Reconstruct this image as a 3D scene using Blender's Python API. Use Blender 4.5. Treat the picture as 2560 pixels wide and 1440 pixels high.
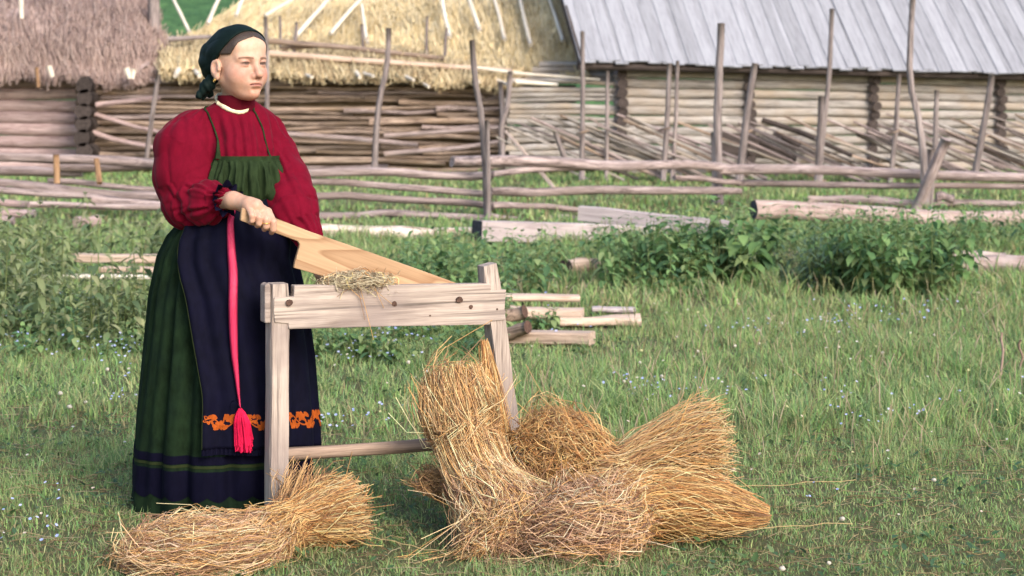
import bpy, math, random
import numpy as np
from mathutils import Vector, Matrix

for _o in list(bpy.data.objects):
    bpy.data.objects.remove(_o)
S = bpy.context.scene
C = S.collection
R = random.Random(7)
NR = np.random.default_rng(11)
rad = math.radians

# ------------------------------------------------------------------ camera
FPX, HZ, CH = 4620.0, 270.0, 1.344      # focal length and horizon row in photo pixels, lens height in metres
cam_data = bpy.data.cameras.new('camera')
cam = bpy.data.objects.new('camera', cam_data)
C.objects.link(cam)
cam.location = (0, 0, CH)
cam.rotation_euler = (rad(90), 0, 0)
cam_data.sensor_width = 36.0
cam_data.lens = 36.0 * FPX / 2560.0
cam_data.shift_y = -(720.0 - HZ) / 2560.0
cam_data.clip_end = 500.0
cam_data.dof.use_dof = True
cam_data.dof.focus_distance = 6.05
cam_data.dof.aperture_fstop = 5.6
S.camera = cam
S.cycles.max_bounces = 6
S.cycles.diffuse_bounces = 3
S.cycles.glossy_bounces = 2
S.cycles.transmission_bounces = 4

# ------------------------------------------------------------------ sky, sun, exposure
SUN_EL, SUN_AZ = 33.0, 33.0     # degrees; azimuth measured from straight behind the lens towards the right
w = bpy.data.worlds.new('World')
S.world = w
w.use_nodes = True
wn = w.node_tree.nodes
sky = wn.new('ShaderNodeTexSky')
sky.sky_type = 'NISHITA'
sky.sun_disc = False
sky.sun_elevation = rad(SUN_EL)
sky.sun_rotation = rad(180 - SUN_AZ)
sky.dust_density = 2.5
sky.air_density = 1.0
w.node_tree.links.new(sky.outputs[0], wn['Background'].inputs[0])
wn['Background'].inputs[1].default_value = 0.15
sun_data = bpy.data.lights.new('sun', 'SUN')
sun = bpy.data.objects.new('sun', sun_data)
C.objects.link(sun)
sun_data.energy = 1.3
sun_data.angle = rad(24.0)
sun_data.color = (1.0, 0.945, 0.88)
_d = Vector((math.sin(rad(SUN_AZ)) * math.cos(rad(SUN_EL)), -math.cos(rad(SUN_AZ)) * math.cos(rad(SUN_EL)), math.sin(rad(SUN_EL))))
sun.rotation_euler = _d.to_track_quat('Z', 'Y').to_euler()
sun.location = (6, -8, 9)
S.view_settings.view_transform = 'Standard'
S.view_settings.look = 'None'
S.view_settings.gamma = 1.0
S.view_settings.use_curve_mapping = False
S.view_settings.exposure = 1.08

# ------------------------------------------------------------------ helpers
def P(x, y, Y):
    """photo pixel + real distance -> world point"""
    return Vector(((x - 1280.0) / FPX * Y, Y, CH - (y - HZ) / FPX * Y))

def G(x, y):
    """photo pixel on the flat ground -> world point"""
    return P(x, y, CH * FPX / (y - HZ))

def lin(r, g, b):
    f = lambda c: (c / 255.0 / 12.92) if c / 255.0 <= 0.04045 else ((c / 255.0 + 0.055) / 1.055) ** 2.4
    return (f(r), f(g), f(b))

def tag(o, label=None, cat=None, group=None, kind=None):
    if label: o['label'] = label
    if cat: o['category'] = cat
    if group: o['group'] = group
    if kind: o['kind'] = kind
    return o

def wm(o):
    m = o.matrix_basis.copy()
    if o.parent is not None:
        m = wm(o.parent) @ o.matrix_parent_inverse @ m
    return m

def thing(name, loc, label, cat, group=None):
    o = bpy.data.objects.new(name, None)
    o.empty_display_size = 0.1
    C.objects.link(o)
    o.location = loc
    return tag(o, label, cat, group)

def npmesh(name, V, F, mat=None, parent=None, smooth=True, col=None, sharp=None):
    """V (n,3); F list of face index arrays (m,k) of equal k or list of such arrays. World coordinates."""
    me = bpy.data.meshes.new(name)
    V = np.asarray(V, np.float32)
    if isinstance(F, np.ndarray): F = [F]
    me.vertices.add(len(V))
    me.vertices.foreach_set('co', V.ravel())
    nl = sum(f.size for f in F)
    me.loops.add(nl)
    me.loops.foreach_set('vertex_index', np.concatenate([np.asarray(f, np.int32).ravel() for f in F]))
    tot = np.concatenate([np.full(len(f), f.shape[1], np.int32) for f in F])
    st = np.concatenate([[0], np.cumsum(tot)[:-1]]).astype(np.int32)
    me.polygons.add(len(tot))
    me.polygons.foreach_set('loop_start', st)
    me.polygons.foreach_set('loop_total', tot)
    me.polygons.foreach_set('use_smooth', np.full(len(tot), bool(smooth)))
    if col is not None:
        a = me.color_attributes.new('col', 'FLOAT_COLOR', 'POINT')
        c = np.ones((len(V), 4), np.float32)
        c[:, :3] = col
        a.data.foreach_set('color', c.ravel())
    me.update(calc_edges=True)
    me.validate()
    if mat is not None:
        for m in (mat if isinstance(mat, (list, tuple)) else [mat]):
            me.materials.append(m)
    o = bpy.data.objects.new(name, me)
    C.objects.link(o)
    if parent is not None:
        o.parent = parent
        o.matrix_parent_inverse = wm(parent).inverted()
    return o

def frame_of(p0, p1, up=Vector((0, 0, 1))):
    x = (p1 - p0).normalized()
    if abs(x.dot(up)) > 0.97: up = Vector((0, 1, 0))
    y = up.cross(x).normalized()
    z = x.cross(y)
    m = Matrix((x, y, z)).transposed().to_4x4()
    m.translation = p0
    return m

def place(o, M, parent=None):
    """give an object (mesh built in its own frame) the world matrix M, under parent"""
    if parent is not None:
        o.parent = parent
        o.matrix_parent_inverse = wm(parent).inverted()
    o.matrix_basis = M
    return o

def log_mesh(L, r0, r1, crook=0.02, lump=0.06, seg=None, sides=10, seed=0, path=None, flat=0.0):
    """a crooked tapering log along local +X from 0 to L"""
    rg = np.random.default_rng(seed)
    seg = seg or max(4, min(24, int(L / 0.25)))
    t = np.linspace(0, 1, seg + 1)
    cy = np.zeros_like(t); cz = np.zeros_like(t)
    for k in range(1, 5):
        cy += crook * rg.normal() / k * np.sin(math.pi * k * t + rg.uniform(-.5, .5))
        cz += crook * rg.normal() / k * np.sin(math.pi * k * t + rg.uniform(-.5, .5))
    cy -= cy[0]; cz -= cz[0]
    cy -= t * cy[-1]; cz -= t * cz[-1]
    if path is not None:
        pt = np.array([p[0] for p in path]); cy += np.interp(t, pt, [p[1] for p in path]); cz += np.interp(t, pt, [p[2] for p in path])
    th = np.linspace(0, 2 * math.pi, sides, endpoint=False)
    base = r0 + (r1 - r0) * t
    ph = rg.uniform(0, 6.28, 6)
    rr = base[:, None] * (1 + lump * (np.sin(2 * th[None] + ph[0] + 3 * t[:, None]) * .6 + np.sin(3 * th[None] + ph[1] - 5 * t[:, None]) * .4 + .7 * np.sin(9 * t[:, None] * L + ph[2]) * np.sin(th[None] + ph[3]) + .5 * rg.normal(size=(seg + 1, sides))))
    X = np.repeat((t * L)[:, None], sides, 1)
    Y = cy[:, None] + rr * np.cos(th)[None]
    Z = cz[:, None] + rr * np.sin(th)[None] * (1 - flat)
    V = np.stack([X, Y, Z], -1).reshape(-1, 3)
    i = np.arange(seg)[:, None] * sides + np.arange(sides)[None]
    j = np.arange(seg)[:, None] * sides + (np.arange(sides)[None] + 1) % sides
    F = np.stack([i, i + sides, j + sides, j], -1).reshape(-1, 4)[:, ::-1]
    c0 = len(V)
    V = np.vstack([V, [[0, cy[0], cz[0]], [L, cy[-1], cz[-1]]]])
    a = np.arange(sides); b = (a + 1) % sides
    T = np.vstack([np.stack([np.full(sides, c0), b, a], 1), np.stack([np.full(sides, c0 + 1), a + seg * sides, b + seg * sides], 1)])
    return V, [F[:, ::-1], T], (len(F), 2 * sides)

def log(name, p0, p1, r0, r1, mat, parent=None, crook=0.02, lump=0.06, sides=9, seed=None, path=None, endmat=None, seg=None, flat=0.0):
    p0 = Vector(p0); p1 = Vector(p1)
    if seed is None: seed = R.randrange(1 << 30)
    V, F, n = log_mesh((p1 - p0).length, r0, r1, crook, lump, seg, sides, seed, path, flat)
    o = npmesh(name, V, F, [mat] + ([endmat] if endmat else []), None)
    me = o.data
    sm = np.ones(n[0] + n[1], bool); sm[n[0]:] = False
    me.polygons.foreach_set('use_smooth', sm)
    if endmat:
        mi = np.zeros(n[0] + n[1], np.int32); mi[n[0]:] = 1
        me.polygons.foreach_set('material_index', mi)
    return place(o, frame_of(p0, p1), parent)

def poly_prism(name, pts2, depth, M, mat, parent=None, bevel=0.003, jitter=0.0):
    """outline in local XZ extruded along local +Y, placed with matrix M"""
    n = len(pts2)
    V = [(x, 0, z) for x, z in pts2] + [(x, depth, z) for x, z in pts2]
    me = bpy.data.meshes.new(name)
    me.from_pydata(V, [], [list(range(n)), list(range(2 * n - 1, n - 1, -1))] + [[i, i + n, (i + 1) % n + n, (i + 1) % n] for i in range(n)])
    import bmesh
    bm = bmesh.new(); bm.from_mesh(me)
    bmesh.ops.recalc_face_normals(bm, faces=bm.faces)
    if bevel:
        bmesh.ops.bevel(bm, geom=list(bm.edges), offset=bevel, segments=2, affect='EDGES', profile=.6)
    if jitter:
        for v in bm.verts: v.co += Vector((R.uniform(-1, 1), R.uniform(-1, 1), R.uniform(-1, 1))) * jitter
    bm.to_mesh(me); bm.free()
    me.materials.append(mat)
    o = bpy.data.objects.new(name, me); C.objects.link(o)
    return place(o, M, parent)

def board(name, p0, p1, width, thick, mat, parent=None, up=Vector((0, 0, 1)), bevel=0.004, bend=0.0, twist=0.0, ends=(0, 0), seed=None):
    """sawn board from p0 to p1 (axis local X), width along local Z, thickness along local Y, worn edges"""
    rg = np.random.default_rng(R.randrange(1 << 30) if seed is None else seed)
    p0 = Vector(p0); p1 = Vector(p1); L = (p1 - p0).length
    n = 7
    t = np.linspace(0, 1, n)
    prof = np.array([(-.5, -.5), (-.5, .5), (.5, .5), (.5, -.5)])
    c = min(bevel, thick * .3, width * .3)
    pr = []
    for a in range(4):
        q = prof[a]; b = prof[(a + 1) % 4]; z = prof[a - 1]
        for nb in (z, b):
            dv = (nb - q)
            pr.append(((q[0] * thick + np.sign(dv[0]) * c), (q[1] * width + np.sign(dv[1]) * c)) if True else None)
    pr = np.array(pr)
    V = []
    for i, ti in enumerate(t):
        wv = 1 + .03 * rg.normal(); tv = 1 + .04 * rg.normal()
        a = twist * (ti - .5)
        yy = pr[:, 0] * tv; zz = pr[:, 1] * wv
        y2 = yy * math.cos(a) - zz * math.sin(a); z2 = yy * math.sin(a) + zz * math.cos(a)
        x = np.full(8, ti * L)
        if i == 0: x = x + ends[0] * zz / width * L * 0 + ends[0] * zz
        if i == n - 1: x = x + ends[1] * zz
        V.append(np.stack([x, y2 + bend * math.sin(math.pi * ti), z2 + .002 * rg.normal()], 1))
    V = np.vstack(V)
    F = []
    for i in range(n - 1):
        for k in range(8):
            F.append([i * 8 + k, i * 8 + (k + 1) % 8, (i + 1) * 8 + (k + 1) % 8, (i + 1) * 8 + k])
    E = np.array([list(range(7, -1, -1)), [(n - 1) * 8 + k for k in range(8)]])
    o = npmesh(name, V, [np.array(F), E], mat, None, smooth=False)
    return place(o, frame_of(p0, p1, up), parent)

def tubes(paths, rads, cols=None, sides=3):
    """paths (N,K,3), rads (N,) or (N,K) -> V,F,col of thin tubes"""
    paths = np.asarray(paths, np.float32); N, K, _ = paths.shape
    rads = np.asarray(rads, np.float32)
    if rads.ndim == 1: rads = np.repeat(rads[:, None], K, 1)
    T = np.gradient(paths, axis=1); T /= np.linalg.norm(T, axis=2, keepdims=True) + 1e-9
    ref = np.where(np.abs(T[..., 2:3]) > .9, np.array([1., 0, 0]), np.array([0, 0, 1.]))
    A = np.cross(T, ref); A /= np.linalg.norm(A, axis=2, keepdims=True) + 1e-9
    B = np.cross(T, A)
    th = np.arange(sides) * 2 * math.pi / sides
    V = paths[:, :, None] + rads[:, :, None, None] * (A[:, :, None] * np.cos(th)[None, None, :, None] + B[:, :, None] * np.sin(th)[None, None, :, None])
    n = np.arange(N)[:, None, None] * K * sides
    k = np.arange(K - 1)[None, :, None] * sides
    s = np.arange(sides)[None, None, :]; s2 = (s + 1) % sides
    F = np.stack([n + k + s, n + k + s2, n + k + sides + s2, n + k + sides + s], -1).reshape(-1, 4)
    c = None
    if cols is not None:
        c = np.repeat(np.asarray(cols, np.float32), K * sides, 0)
    return V.reshape(-1, 3), F, c

def blades(base, dirs, lean, h, wd, cols, K=4, tipcol=None, bendp=2.0):
    """grass blades: base (N,3), dirs (N,) heading, lean (N,) horizontal reach, h (N,), wd (N,)"""
    N = len(base)
    t = np.linspace(0, 1, K)
    hx, hy = np.cos(dirs), np.sin(dirs)
    cx = base[:, None, 0] + hx[:, None] * lean[:, None] * t[None] ** bendp
    cy = base[:, None, 1] + hy[:, None] * lean[:, None] * t[None] ** bendp
    cz = base[:, None, 2] + h[:, None] * (t[None] - .25 * (lean / np.maximum(h, 1e-3))[:, None].clip(0, 1.6) * t[None] ** 2)
    ww = wd[:, None] * (1 - t[None] ** 1.6 * .93) * .5
    a = dirs + np.pi / 2 + NR.uniform(-.9, .9, N)
    sx, sy = np.cos(a)[:, None] * ww, np.sin(a)[:, None] * ww
    Lf = np.stack([cx - sx, cy - sy, cz], -1); Rt = np.stack([cx + sx, cy + sy, cz], -1)
    V = np.stack([Lf, Rt], 2).reshape(-1, 3)
    n = np.arange(N)[:, None] * K * 2; k = np.arange(K - 1)[None] * 2
    F = np.stack([n + k, n + k + 1, n + k + 3, n + k + 2], -1).reshape(-1, 4)
    c = np.repeat(cols[:, None], K, 1)
    if tipcol is not None:
        c = c + (tipcol - c) * (t[None, :, None] ** 2 * .6)
    c = np.repeat(c[:, :, None], 2, 2).reshape(-1, 3)
    return V, F, c

def leaves(base, d, nrm, L, W, cols, droop=0.3, fold=0.25):
    """pointed folded leaves: base (N,3), d unit direction, nrm unit normal"""
    N = len(base)
    sd = np.cross(d, nrm)
    st = [(0, 0.06, 0), (.28, .46, -.04), (.6, .40, -.16), (1.0, 0.0, -.45)]
    Vs = []
    for t, wv, z in st:
        c = base + d * (L * t)[:, None] + nrm * (L * z * droop)[:, None]
        c[:, 2] += 0
        e = sd * (W * wv)[:, None]; up = nrm * (W * wv * fold)[:, None]
        Vs += [c - e + up, c, c + e + up]
    V = np.stack(Vs, 1).reshape(-1, 3)
    n = np.arange(N)[:, None] * 12
    q = []
    for k in range(3):
        q += [[k * 3, k * 3 + 1, k * 3 + 4, k * 3 + 3], [k * 3 + 1, k * 3 + 2, k * 3 + 5, k * 3 + 4]]
    F = (n[:, :, None] + np.array(q)[None]).reshape(-1, 4)
    return V, F, np.repeat(cols, 12, 0)

def merge(parts):
    Vs, Fs, Cs, off = [], [], [], 0
    for V, F, c in parts:
        Vs.append(V); Fs.append(F + off); Cs.append(c); off += len(V)
    return np.vstack(Vs), np.vstack(Fs), np.vstack(Cs)

def unit(v):
    return v / (np.linalg.norm(v, axis=-1, keepdims=True) + 1e-9)

# ------------------------------------------------------------------ material helpers
class NT:
    def __init__(s, name):
        s.m = bpy.data.materials.new(name); s.m.use_nodes = True
        s.t = s.m.node_tree; s.n = s.t.nodes
        s.b = s.n['Principled BSDF']; s.out = s.n['Material Output']
    def node(s, typ, **kw):
        n = s.n.new(typ)
        for k, v in kw.items(): setattr(n, k, v)
        return n
    def link(s, a, b): s.t.links.new(a, b)
    def val(s, sock, v):
        if hasattr(v, 'is_output') or isinstance(v, bpy.types.NodeSocket): s.link(v, sock)
        else:
            if isinstance(v, tuple) and len(v) == 3 and getattr(sock, 'type', '') == 'RGBA': v = (*v, 1)
            sock.default_value = v
    def noise(s, vec, scale, detail=4, rough=.6, dist=0., ):
        n = s.node('ShaderNodeTexNoise'); s.val(n.inputs['Vector'], vec)
        n.inputs['Scale'].default_value = scale; n.inputs['Detail'].default_value = detail
        n.inputs['Roughness'].default_value = rough; n.inputs['Distortion'].default_value = dist
        return n.outputs['Fac']
    def mapv(s, vec, scale=(1, 1, 1), loc=(0, 0, 0), rot=(0, 0, 0)):
        n = s.node('ShaderNodeMapping'); s.val(n.inputs[0], vec)
        n.inputs['Scale'].default_value = scale; n.inputs['Location'].default_value = loc; n.inputs['Rotation'].default_value = rot
        return n.outputs[0]
    def ramp(s, fac, stops):
        n = s.node('ShaderNodeValToRGB'); s.val(n.inputs[0], fac)
        e = n.color_ramp.elements
        while len(e) > len(stops): e.remove(e[-1])
        while len(e) < len(stops): e.new(.5)
        for el, (p, c) in zip(e, stops):
            el.position = p; el.color = (*c, 1) if len(c) == 3 else c
        return n.outputs[0]
    def mix(s, fac, a, b, mode='MIX'):
        n = s.node('ShaderNodeMix', data_type='RGBA', blend_type=mode)
        s.val(n.inputs[0], fac); s.val(n.inputs[6], a); s.val(n.inputs[7], b)
        return n.outputs[2]
    def math(s, op, a, b=0., c=None):
        n = s.node('ShaderNodeMath', operation=op); s.val(n.inputs[0], a); s.val(n.inputs[1], b)
        if c is not None: s.val(n.inputs[2], c)
        return n.outputs[0]
    def objvec(s, spread=37.0):
        tc = s.node('ShaderNodeTexCoord'); oi = s.node('ShaderNodeObjectInfo')
        a = s.node('ShaderNodeVectorMath', operation='ADD'); sc = s.math('MULTIPLY', oi.outputs['Random'], spread)
        s.link(tc.outputs['Object'], a.inputs[0]); s.link(sc, a.inputs[1])
        return a.outputs[0], oi.outputs['Random']
    def bump(s, h, strength=.4, dist=.01):
        n = s.node('ShaderNodeBump'); s.val(n.inputs['Height'], h)
        n.inputs['Strength'].default_value = strength; n.inputs['Distance'].default_value = dist
        s.link(n.outputs[0], s.b.inputs['Normal'])
    def done(s, color=None, rough=.8, spec=.3):
        if color is not None: s.val(s.b.inputs['Base Color'], color)
        s.val(s.b.inputs['Roughness'], rough); s.b.inputs['Specular IOR Level'].default_value = spec
        return s.m

def mul(c, k): return tuple(min(1, x * k) for x in c)

def wood(name, light, dark, grain=14.0, fine=60.0, crack=.55, bump=.5, var=.30, stain=None, dist=.008, blot=1.2, along=1.0):
    t = NT(name)
    v, rnd = t.objvec()
    grain *= 2.3; fine *= 2.3; along *= 1.9
    g = t.noise(t.mapv(v, (1.0 * along, grain, grain)), 1.0, 6, .66, .5)
    f = t.noise(t.mapv(v, (2.2 * along, fine, fine)), 1.0, 4, .7, .2)
    cr = t.noise(t.mapv(v, (.6 * along, fine * .40, fine * .40)), 1.0, 3, .55, .6)
    bl = t.noise(v, blot, 4, .6, .3)
    base = t.ramp(t.math('ADD', t.math('MULTIPLY', g, .7), t.math('MULTIPLY', f, .35)), [(.40, dark), (.51, mul(tuple((a + b) / 2 for a, b in zip(light, dark)), 1.05)), (.62, light)])
    crk = t.ramp(cr, [(.33, (crack, crack, crack)), (.43, (1, 1, 1))])
    base = t.mix(.9, base, crk, 'MULTIPLY')
    if stain is not None:
        base = t.mix(t.ramp(bl, [(.46, (0, 0, 0)), (.64, (.75, .75, .75))]), base, stain)
    hsv = t.node('ShaderNodeHueSaturation')
    t.link(base, hsv.inputs['Color'])
    t.link(t.math('MULTIPLY_ADD', rnd, var, 1 - var * .5), hsv.inputs['Value'])
    h = t.math('ADD', t.math('MULTIPLY', g, .6), t.math('MULTIPLY', cr, .8))
    t.bump(t.math('ADD', h, t.math('MULTIPLY', f, .3)), bump, dist)
    return t.done(hsv.outputs[0], .86, .2)

def attr_mat(name, rough=.7, spec=.25, trans=0.0, nscale=0, namt=.3, sheen=0., sat=1.0):
    t = NT(name)
    a = t.node('ShaderNodeVertexColor', layer_name='col')
    c = a.outputs[0]
    if nscale:
        tc = t.node('ShaderNodeTexCoord')
        n = t.noise(tc.outputs['Object'], nscale, 3, .6)
        c = t.mix(1.0, c, t.ramp(n, [(.25, (1 - namt,) * 3), (.75, (1 + namt * .5,) * 3)]), 'MULTIPLY')
    t.done(c, rough, spec)
    if trans:
        tr = t.node('ShaderNodeBsdfTranslucent'); t.link(c, tr.inputs[0])
        mx = t.node('ShaderNodeMixShader'); mx.inputs[0].default_value = trans
        t.link(t.b.outputs[0], mx.inputs[1]); t.link(tr.outputs[0], mx.inputs[2]); t.link(mx.outputs[0], t.out.inputs[0])
    return t.m

# ------------------------------------------------------------------ implicit surfaces
class Field:
    """signed distance field on a rectilinear grid, meshed with surface nets"""
    def __init__(s, xs, ys, zs):
        s.x, s.y, s.z = [np.asarray(a, np.float32) for a in (xs, ys, zs)]
        s.d = np.full((len(s.x), len(s.y), len(s.z)), 1.0, np.float32)
    def block(s, lo, hi):
        r = []
        for a, l, h in zip((s.x, s.y, s.z), lo, hi):
            i = max(0, np.searchsorted(a, l) - 1); j = min(len(a), np.searchsorted(a, h) + 1)
            r.append(slice(i, max(j, i + 1)))
        return tuple(r)
    def grid(s, b):
        return s.x[b[0]][:, None, None], s.y[b[1]][None, :, None], s.z[b[2]][None, None, :]
    def put(s, b, v, k, op='add'):
        a = s.d[b]
        if op == 'sub': v = -v
        if k > 0:
            h = np.maximum(k - np.abs(a - v), 0) / k
            m = h * h * k * .25
        else: m = 0
        s.d[b] = (np.minimum(a, v) - m) if op == 'add' else (np.maximum(a, v) + m)
    def cone(s, p0, p1, r0, r1, k=.01, op='add'):
        p0 = np.array(p0, float); p1 = np.array(p1, float); mr = max(r0, r1) + k + .02
        b = s.block(np.minimum(p0, p1) - mr, np.maximum(p0, p1) + mr)
        X, Y, Z = s.grid(b)
        d = p1 - p0; L2 = d @ d + 1e-12
        t = (((X - p0[0]) * d[0] + (Y - p0[1]) * d[1] + (Z - p0[2]) * d[2]) / L2).clip(0, 1)
        q = np.sqrt((X - p0[0] - t * d[0]) ** 2 + (Y - p0[1] - t * d[1]) ** 2 + (Z - p0[2] - t * d[2]) ** 2)
        s.put(b, (q - (r0 + (r1 - r0) * t)).astype(np.float32), k, op)
    def chain(s, pts, rs, k=.01):
        for i in range(len(pts) - 1): s.cone(pts[i], pts[i + 1], rs[i], rs[i + 1], k)
    def ell(s, c, r, M=None, k=.01, op='add'):
        """ellipsoid; M rows = its axes"""
        c = np.array(c, float); r = np.array(r, float); mr = r.max() + k + .02
        b = s.block(c - mr, c + mr)
        X, Y, Z = s.grid(b); X = X - c[0]; Y = Y - c[1]; Z = Z - c[2]
        if M is not None: X, Y, Z = [M[i][0] * X + M[i][1] * Y + M[i][2] * Z for i in range(3)]
        k0 = np.sqrt((X / r[0]) ** 2 + (Y / r[1]) ** 2 + (Z / r[2]) ** 2)
        k1 = np.sqrt((X / r[0] ** 2) ** 2 + (Y / r[1] ** 2) ** 2 + (Z / r[2] ** 2) ** 2)
        s.put(b, (k0 * (k0 - 1) / np.maximum(k1, 1e-6)).astype(np.float32), k, op)
    def plane(s, p, n, k=0.004):
        """keep the side the normal points away from"""
        X, Y, Z = s.x[:, None, None], s.y[None, :, None], s.z[None, None, :]
        n = np.array(n, float); n /= np.linalg.norm(n)
        v = ((X - p[0]) * n[0] + (Y - p[1]) * n[1] + (Z - p[2]) * n[2]).astype(np.float32)
        h = np.maximum(k - np.abs(s.d - v), 0) / k
        s.d = np.maximum(s.d, v) + h * h * k * .25
    def mesh(s):
        D = s.d; I = D < 0
        sh = tuple(n - 1 for n in D.shape)
        cnt = np.zeros(sh, np.int8)
        for i in (0, 1):
            for j in (0, 1):
                for k in (0, 1):
                    cnt += I[i:sh[0] + i, j:sh[1] + j, k:sh[2] + k]
        act = (cnt > 0) & (cnt < 8)
        idx = np.argwhere(act); n = len(idx)
        ID = np.full(sh, -1, np.int32); ID[act] = np.arange(n)
        cor = [(i, j, k) for i in (0, 1) for j in (0, 1) for k in (0, 1)]
        val = {c: D[idx[:, 0] + c[0], idx[:, 1] + c[1], idx[:, 2] + c[2]] for c in cor}
        acc = np.zeros((n, 3)); w = np.zeros(n)
        for a in cor:
            for ax in range(3):
                if a[ax] == 0:
                    b = list(a); b[ax] = 1; b = tuple(b)
                    va, vb = val[a], val[b]; m = (va < 0) != (vb < 0)
                    t = np.where(m, va / np.where(m, va - vb, 1), 0)
                    p = np.repeat(np.array(a, float)[None], n, 0); p[:, ax] = t
                    acc += p * m[:, None]; w += m
        q = idx + acc / w[:, None]
        V = np.stack([np.interp(q[:, a], np.arange(len(g)), g) for a, g in enumerate((s.x, s.y, s.z))], 1)
        Fs = []
        for ax in range(3):
            o1, o2 = [(1, 2), (2, 0), (0, 1)][ax]
            sl0 = [slice(None)] * 3; sl1 = [slice(None)] * 3
            sl0[ax] = slice(0, -1); sl1[ax] = slice(1, None)
            ch = I[tuple(sl0)] != I[tuple(sl1)]
            e = np.argwhere(ch)
            ok = (e[:, o1] > 0) & (e[:, o2] > 0) & (e[:, o1] < sh[o1]) & (e[:, o2] < sh[o2])
            e = e[ok]
            ins = I[e[:, 0], e[:, 1], e[:, 2]]
            def at(d1, d2):
                c = e.copy(); c[:, o1] += d1; c[:, o2] += d2
                return ID[c[:, 0], c[:, 1], c[:, 2]]
            q4 = np.stack([at(-1, -1), at(0, -1), at(0, 0), at(-1, 0)], 1)
            q4[~ins] = q4[~ins][:, ::-1]
            Fs.append(q4)
        return V, np.vstack(Fs)

def vnormals(V, F):
    n = np.zeros_like(V)
    a = V[F[:, 2]] - V[F[:, 0]]; b = V[F[:, 3]] - V[F[:, 1]]
    fn = np.cross(a, b)
    for k in range(4): np.add.at(n, F[:, k], fn)
    return unit(n)

def relax(V, F, it=2, lam=.5):
    for _ in range(it):
        acc = np.zeros_like(V); w = np.zeros(len(V))
        for k in range(4):
            a, b = F[:, k], F[:, (k + 1) % 4]
            np.add.at(acc, a, V[b]); np.add.at(w, a, 1); np.add.at(acc, b, V[a]); np.add.at(w, b, 1)
        V = V + lam * (acc / np.maximum(w, 1)[:, None] - V)
    return V

def vnoise(p, seed=0):
    """smooth value noise at points p (n,3)"""
    p = np.asarray(p, float); i = np.floor(p).astype(np.int64); f = p - i; f = f * f * (3 - 2 * f)
    def h(ix, iy, iz):
        n = (ix * 374761393 + iy * 668265263 + iz * 2147483647 + seed * 974634721) & 0x7fffffff
        n = ((n ^ (n >> 13)) * 1274126177) & 0x7fffffff
        return ((n ^ (n >> 16)) & 0xffff) / 32767.5 - 1
    r = 0
    for a in (0, 1):
        for b in (0, 1):
            for c in (0, 1):
                w = (f[:, 0] if a else 1 - f[:, 0]) * (f[:, 1] if b else 1 - f[:, 1]) * (f[:, 2] if c else 1 - f[:, 2])
                r = r + w * h(i[:, 0] + a, i[:, 1] + b, i[:, 2] + c)
    return r

def axis(*segs):
    """rectilinear axis from (start, end, step) pieces, in order"""
    out = []
    for a, b, st in segs:
        n = max(1, int(round((b - a) / st)))
        out += list(np.linspace(a, b, n, endpoint=False))
    out.append(segs[-1][1])
    return np.array(out)

def cat(pts, t):
    pts = np.asarray(pts, float); n = len(pts)
    pp = np.vstack([2 * pts[0] - pts[1], pts, 2 * pts[-1] - pts[-2]])
    x = np.clip(t, 0, 1) * (n - 1); i = np.minimum(x.astype(int), n - 2); s = (x - i)[..., None]
    a, b, c, d = pp[i], pp[i + 1], pp[i + 2], pp[i + 3]
    return .5 * (2 * b + (c - a) * s + (2 * a - 5 * b + 4 * c - d) * s * s + (3 * b - a - 3 * c + d) * s ** 3)
# ================================================================== the setting
t_ = NT('meadow_soil')
tc = t_.node('ShaderNodeTexCoord').outputs['Object']
n1 = t_.noise(tc, .8, 6, .65); n2 = t_.noise(tc, 38, 6, .75)
c_ = t_.ramp(n1, [(.3, (.075, .115, .045)), (.5, (.105, .14, .055)), (.7, (.155, .16, .075))])
c_ = t_.mix(t_.ramp(n2, [(.38, (0, 0, 0)), (.62, (.8, .8, .8))]), c_, (.17, .135, .08))
t_.bump(n2, .8, .03)
M_SOIL = t_.done(c_, .95, .1)
gx = np.concatenate([np.linspace(-90, -8, 24), np.linspace(-7.5, 10, 71), np.linspace(11, 90, 24)])
gy = np.concatenate([np.linspace(-20, 4, 7), np.linspace(4.4, 30, 100), np.linspace(31, 170, 40)])
GX, GY = np.meshgrid(gx, gy)
hv = lambda x, y: .012 * np.sin(x * 2.1 + 1) * np.sin(y * 1.7) + .010 * np.sin(x * .9 - y * .8)
def ground_z(x, y):
    return hv(np.asarray(x, float), np.asarray(y, float)) - .012
Vg = np.stack([GX.ravel(), GY.ravel(), ground_z(GX.ravel(), GY.ravel())], 1)
nx = len(gx); i = np.arange(len(gy) - 1)[:, None] * nx + np.arange(nx - 1)[None]
Fg = np.stack([i, i + 1, i + nx + 1, i + nx], -1).reshape(-1, 4)
ground = npmesh('ground', Vg, Fg, M_SOIL); tag(ground, kind='structure')
# hill far behind
t_ = NT('hill_grass')
tc = t_.node('ShaderNodeTexCoord').outputs['Object']
n1 = t_.noise(tc, .25, 7, .7); n2 = t_.noise(tc, 1.6, 5, .7)
t_.bump(n2, 1.0, .5)
M_HILL = t_.done(t_.mix(t_.ramp(n2, [(.35, (0, 0, 0)), (.6, (.8, .8, .8))]), t_.ramp(n1, [(.3, (.065, .165, .065)), (.7, (.13, .25, .09))]), (.05, .11, .05)), .95, .1)
hx = np.linspace(-110, 110, 90); hy_ = np.linspace(62, 168, 40); HX, HY = np.meshgrid(hx, hy_)
s_ = np.clip((HY - 62) / 90, 0, 1)
HZ_ = -1 + 27 * s_ ** .9 * (1 - .25 * s_) + 1.5 * np.sin(HX * .07) * s_ + .5 * vnoise(np.stack([HX.ravel() * .25, HY.ravel() * .25, 0 * HX.ravel()], 1), 4).reshape(HX.shape)
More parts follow.
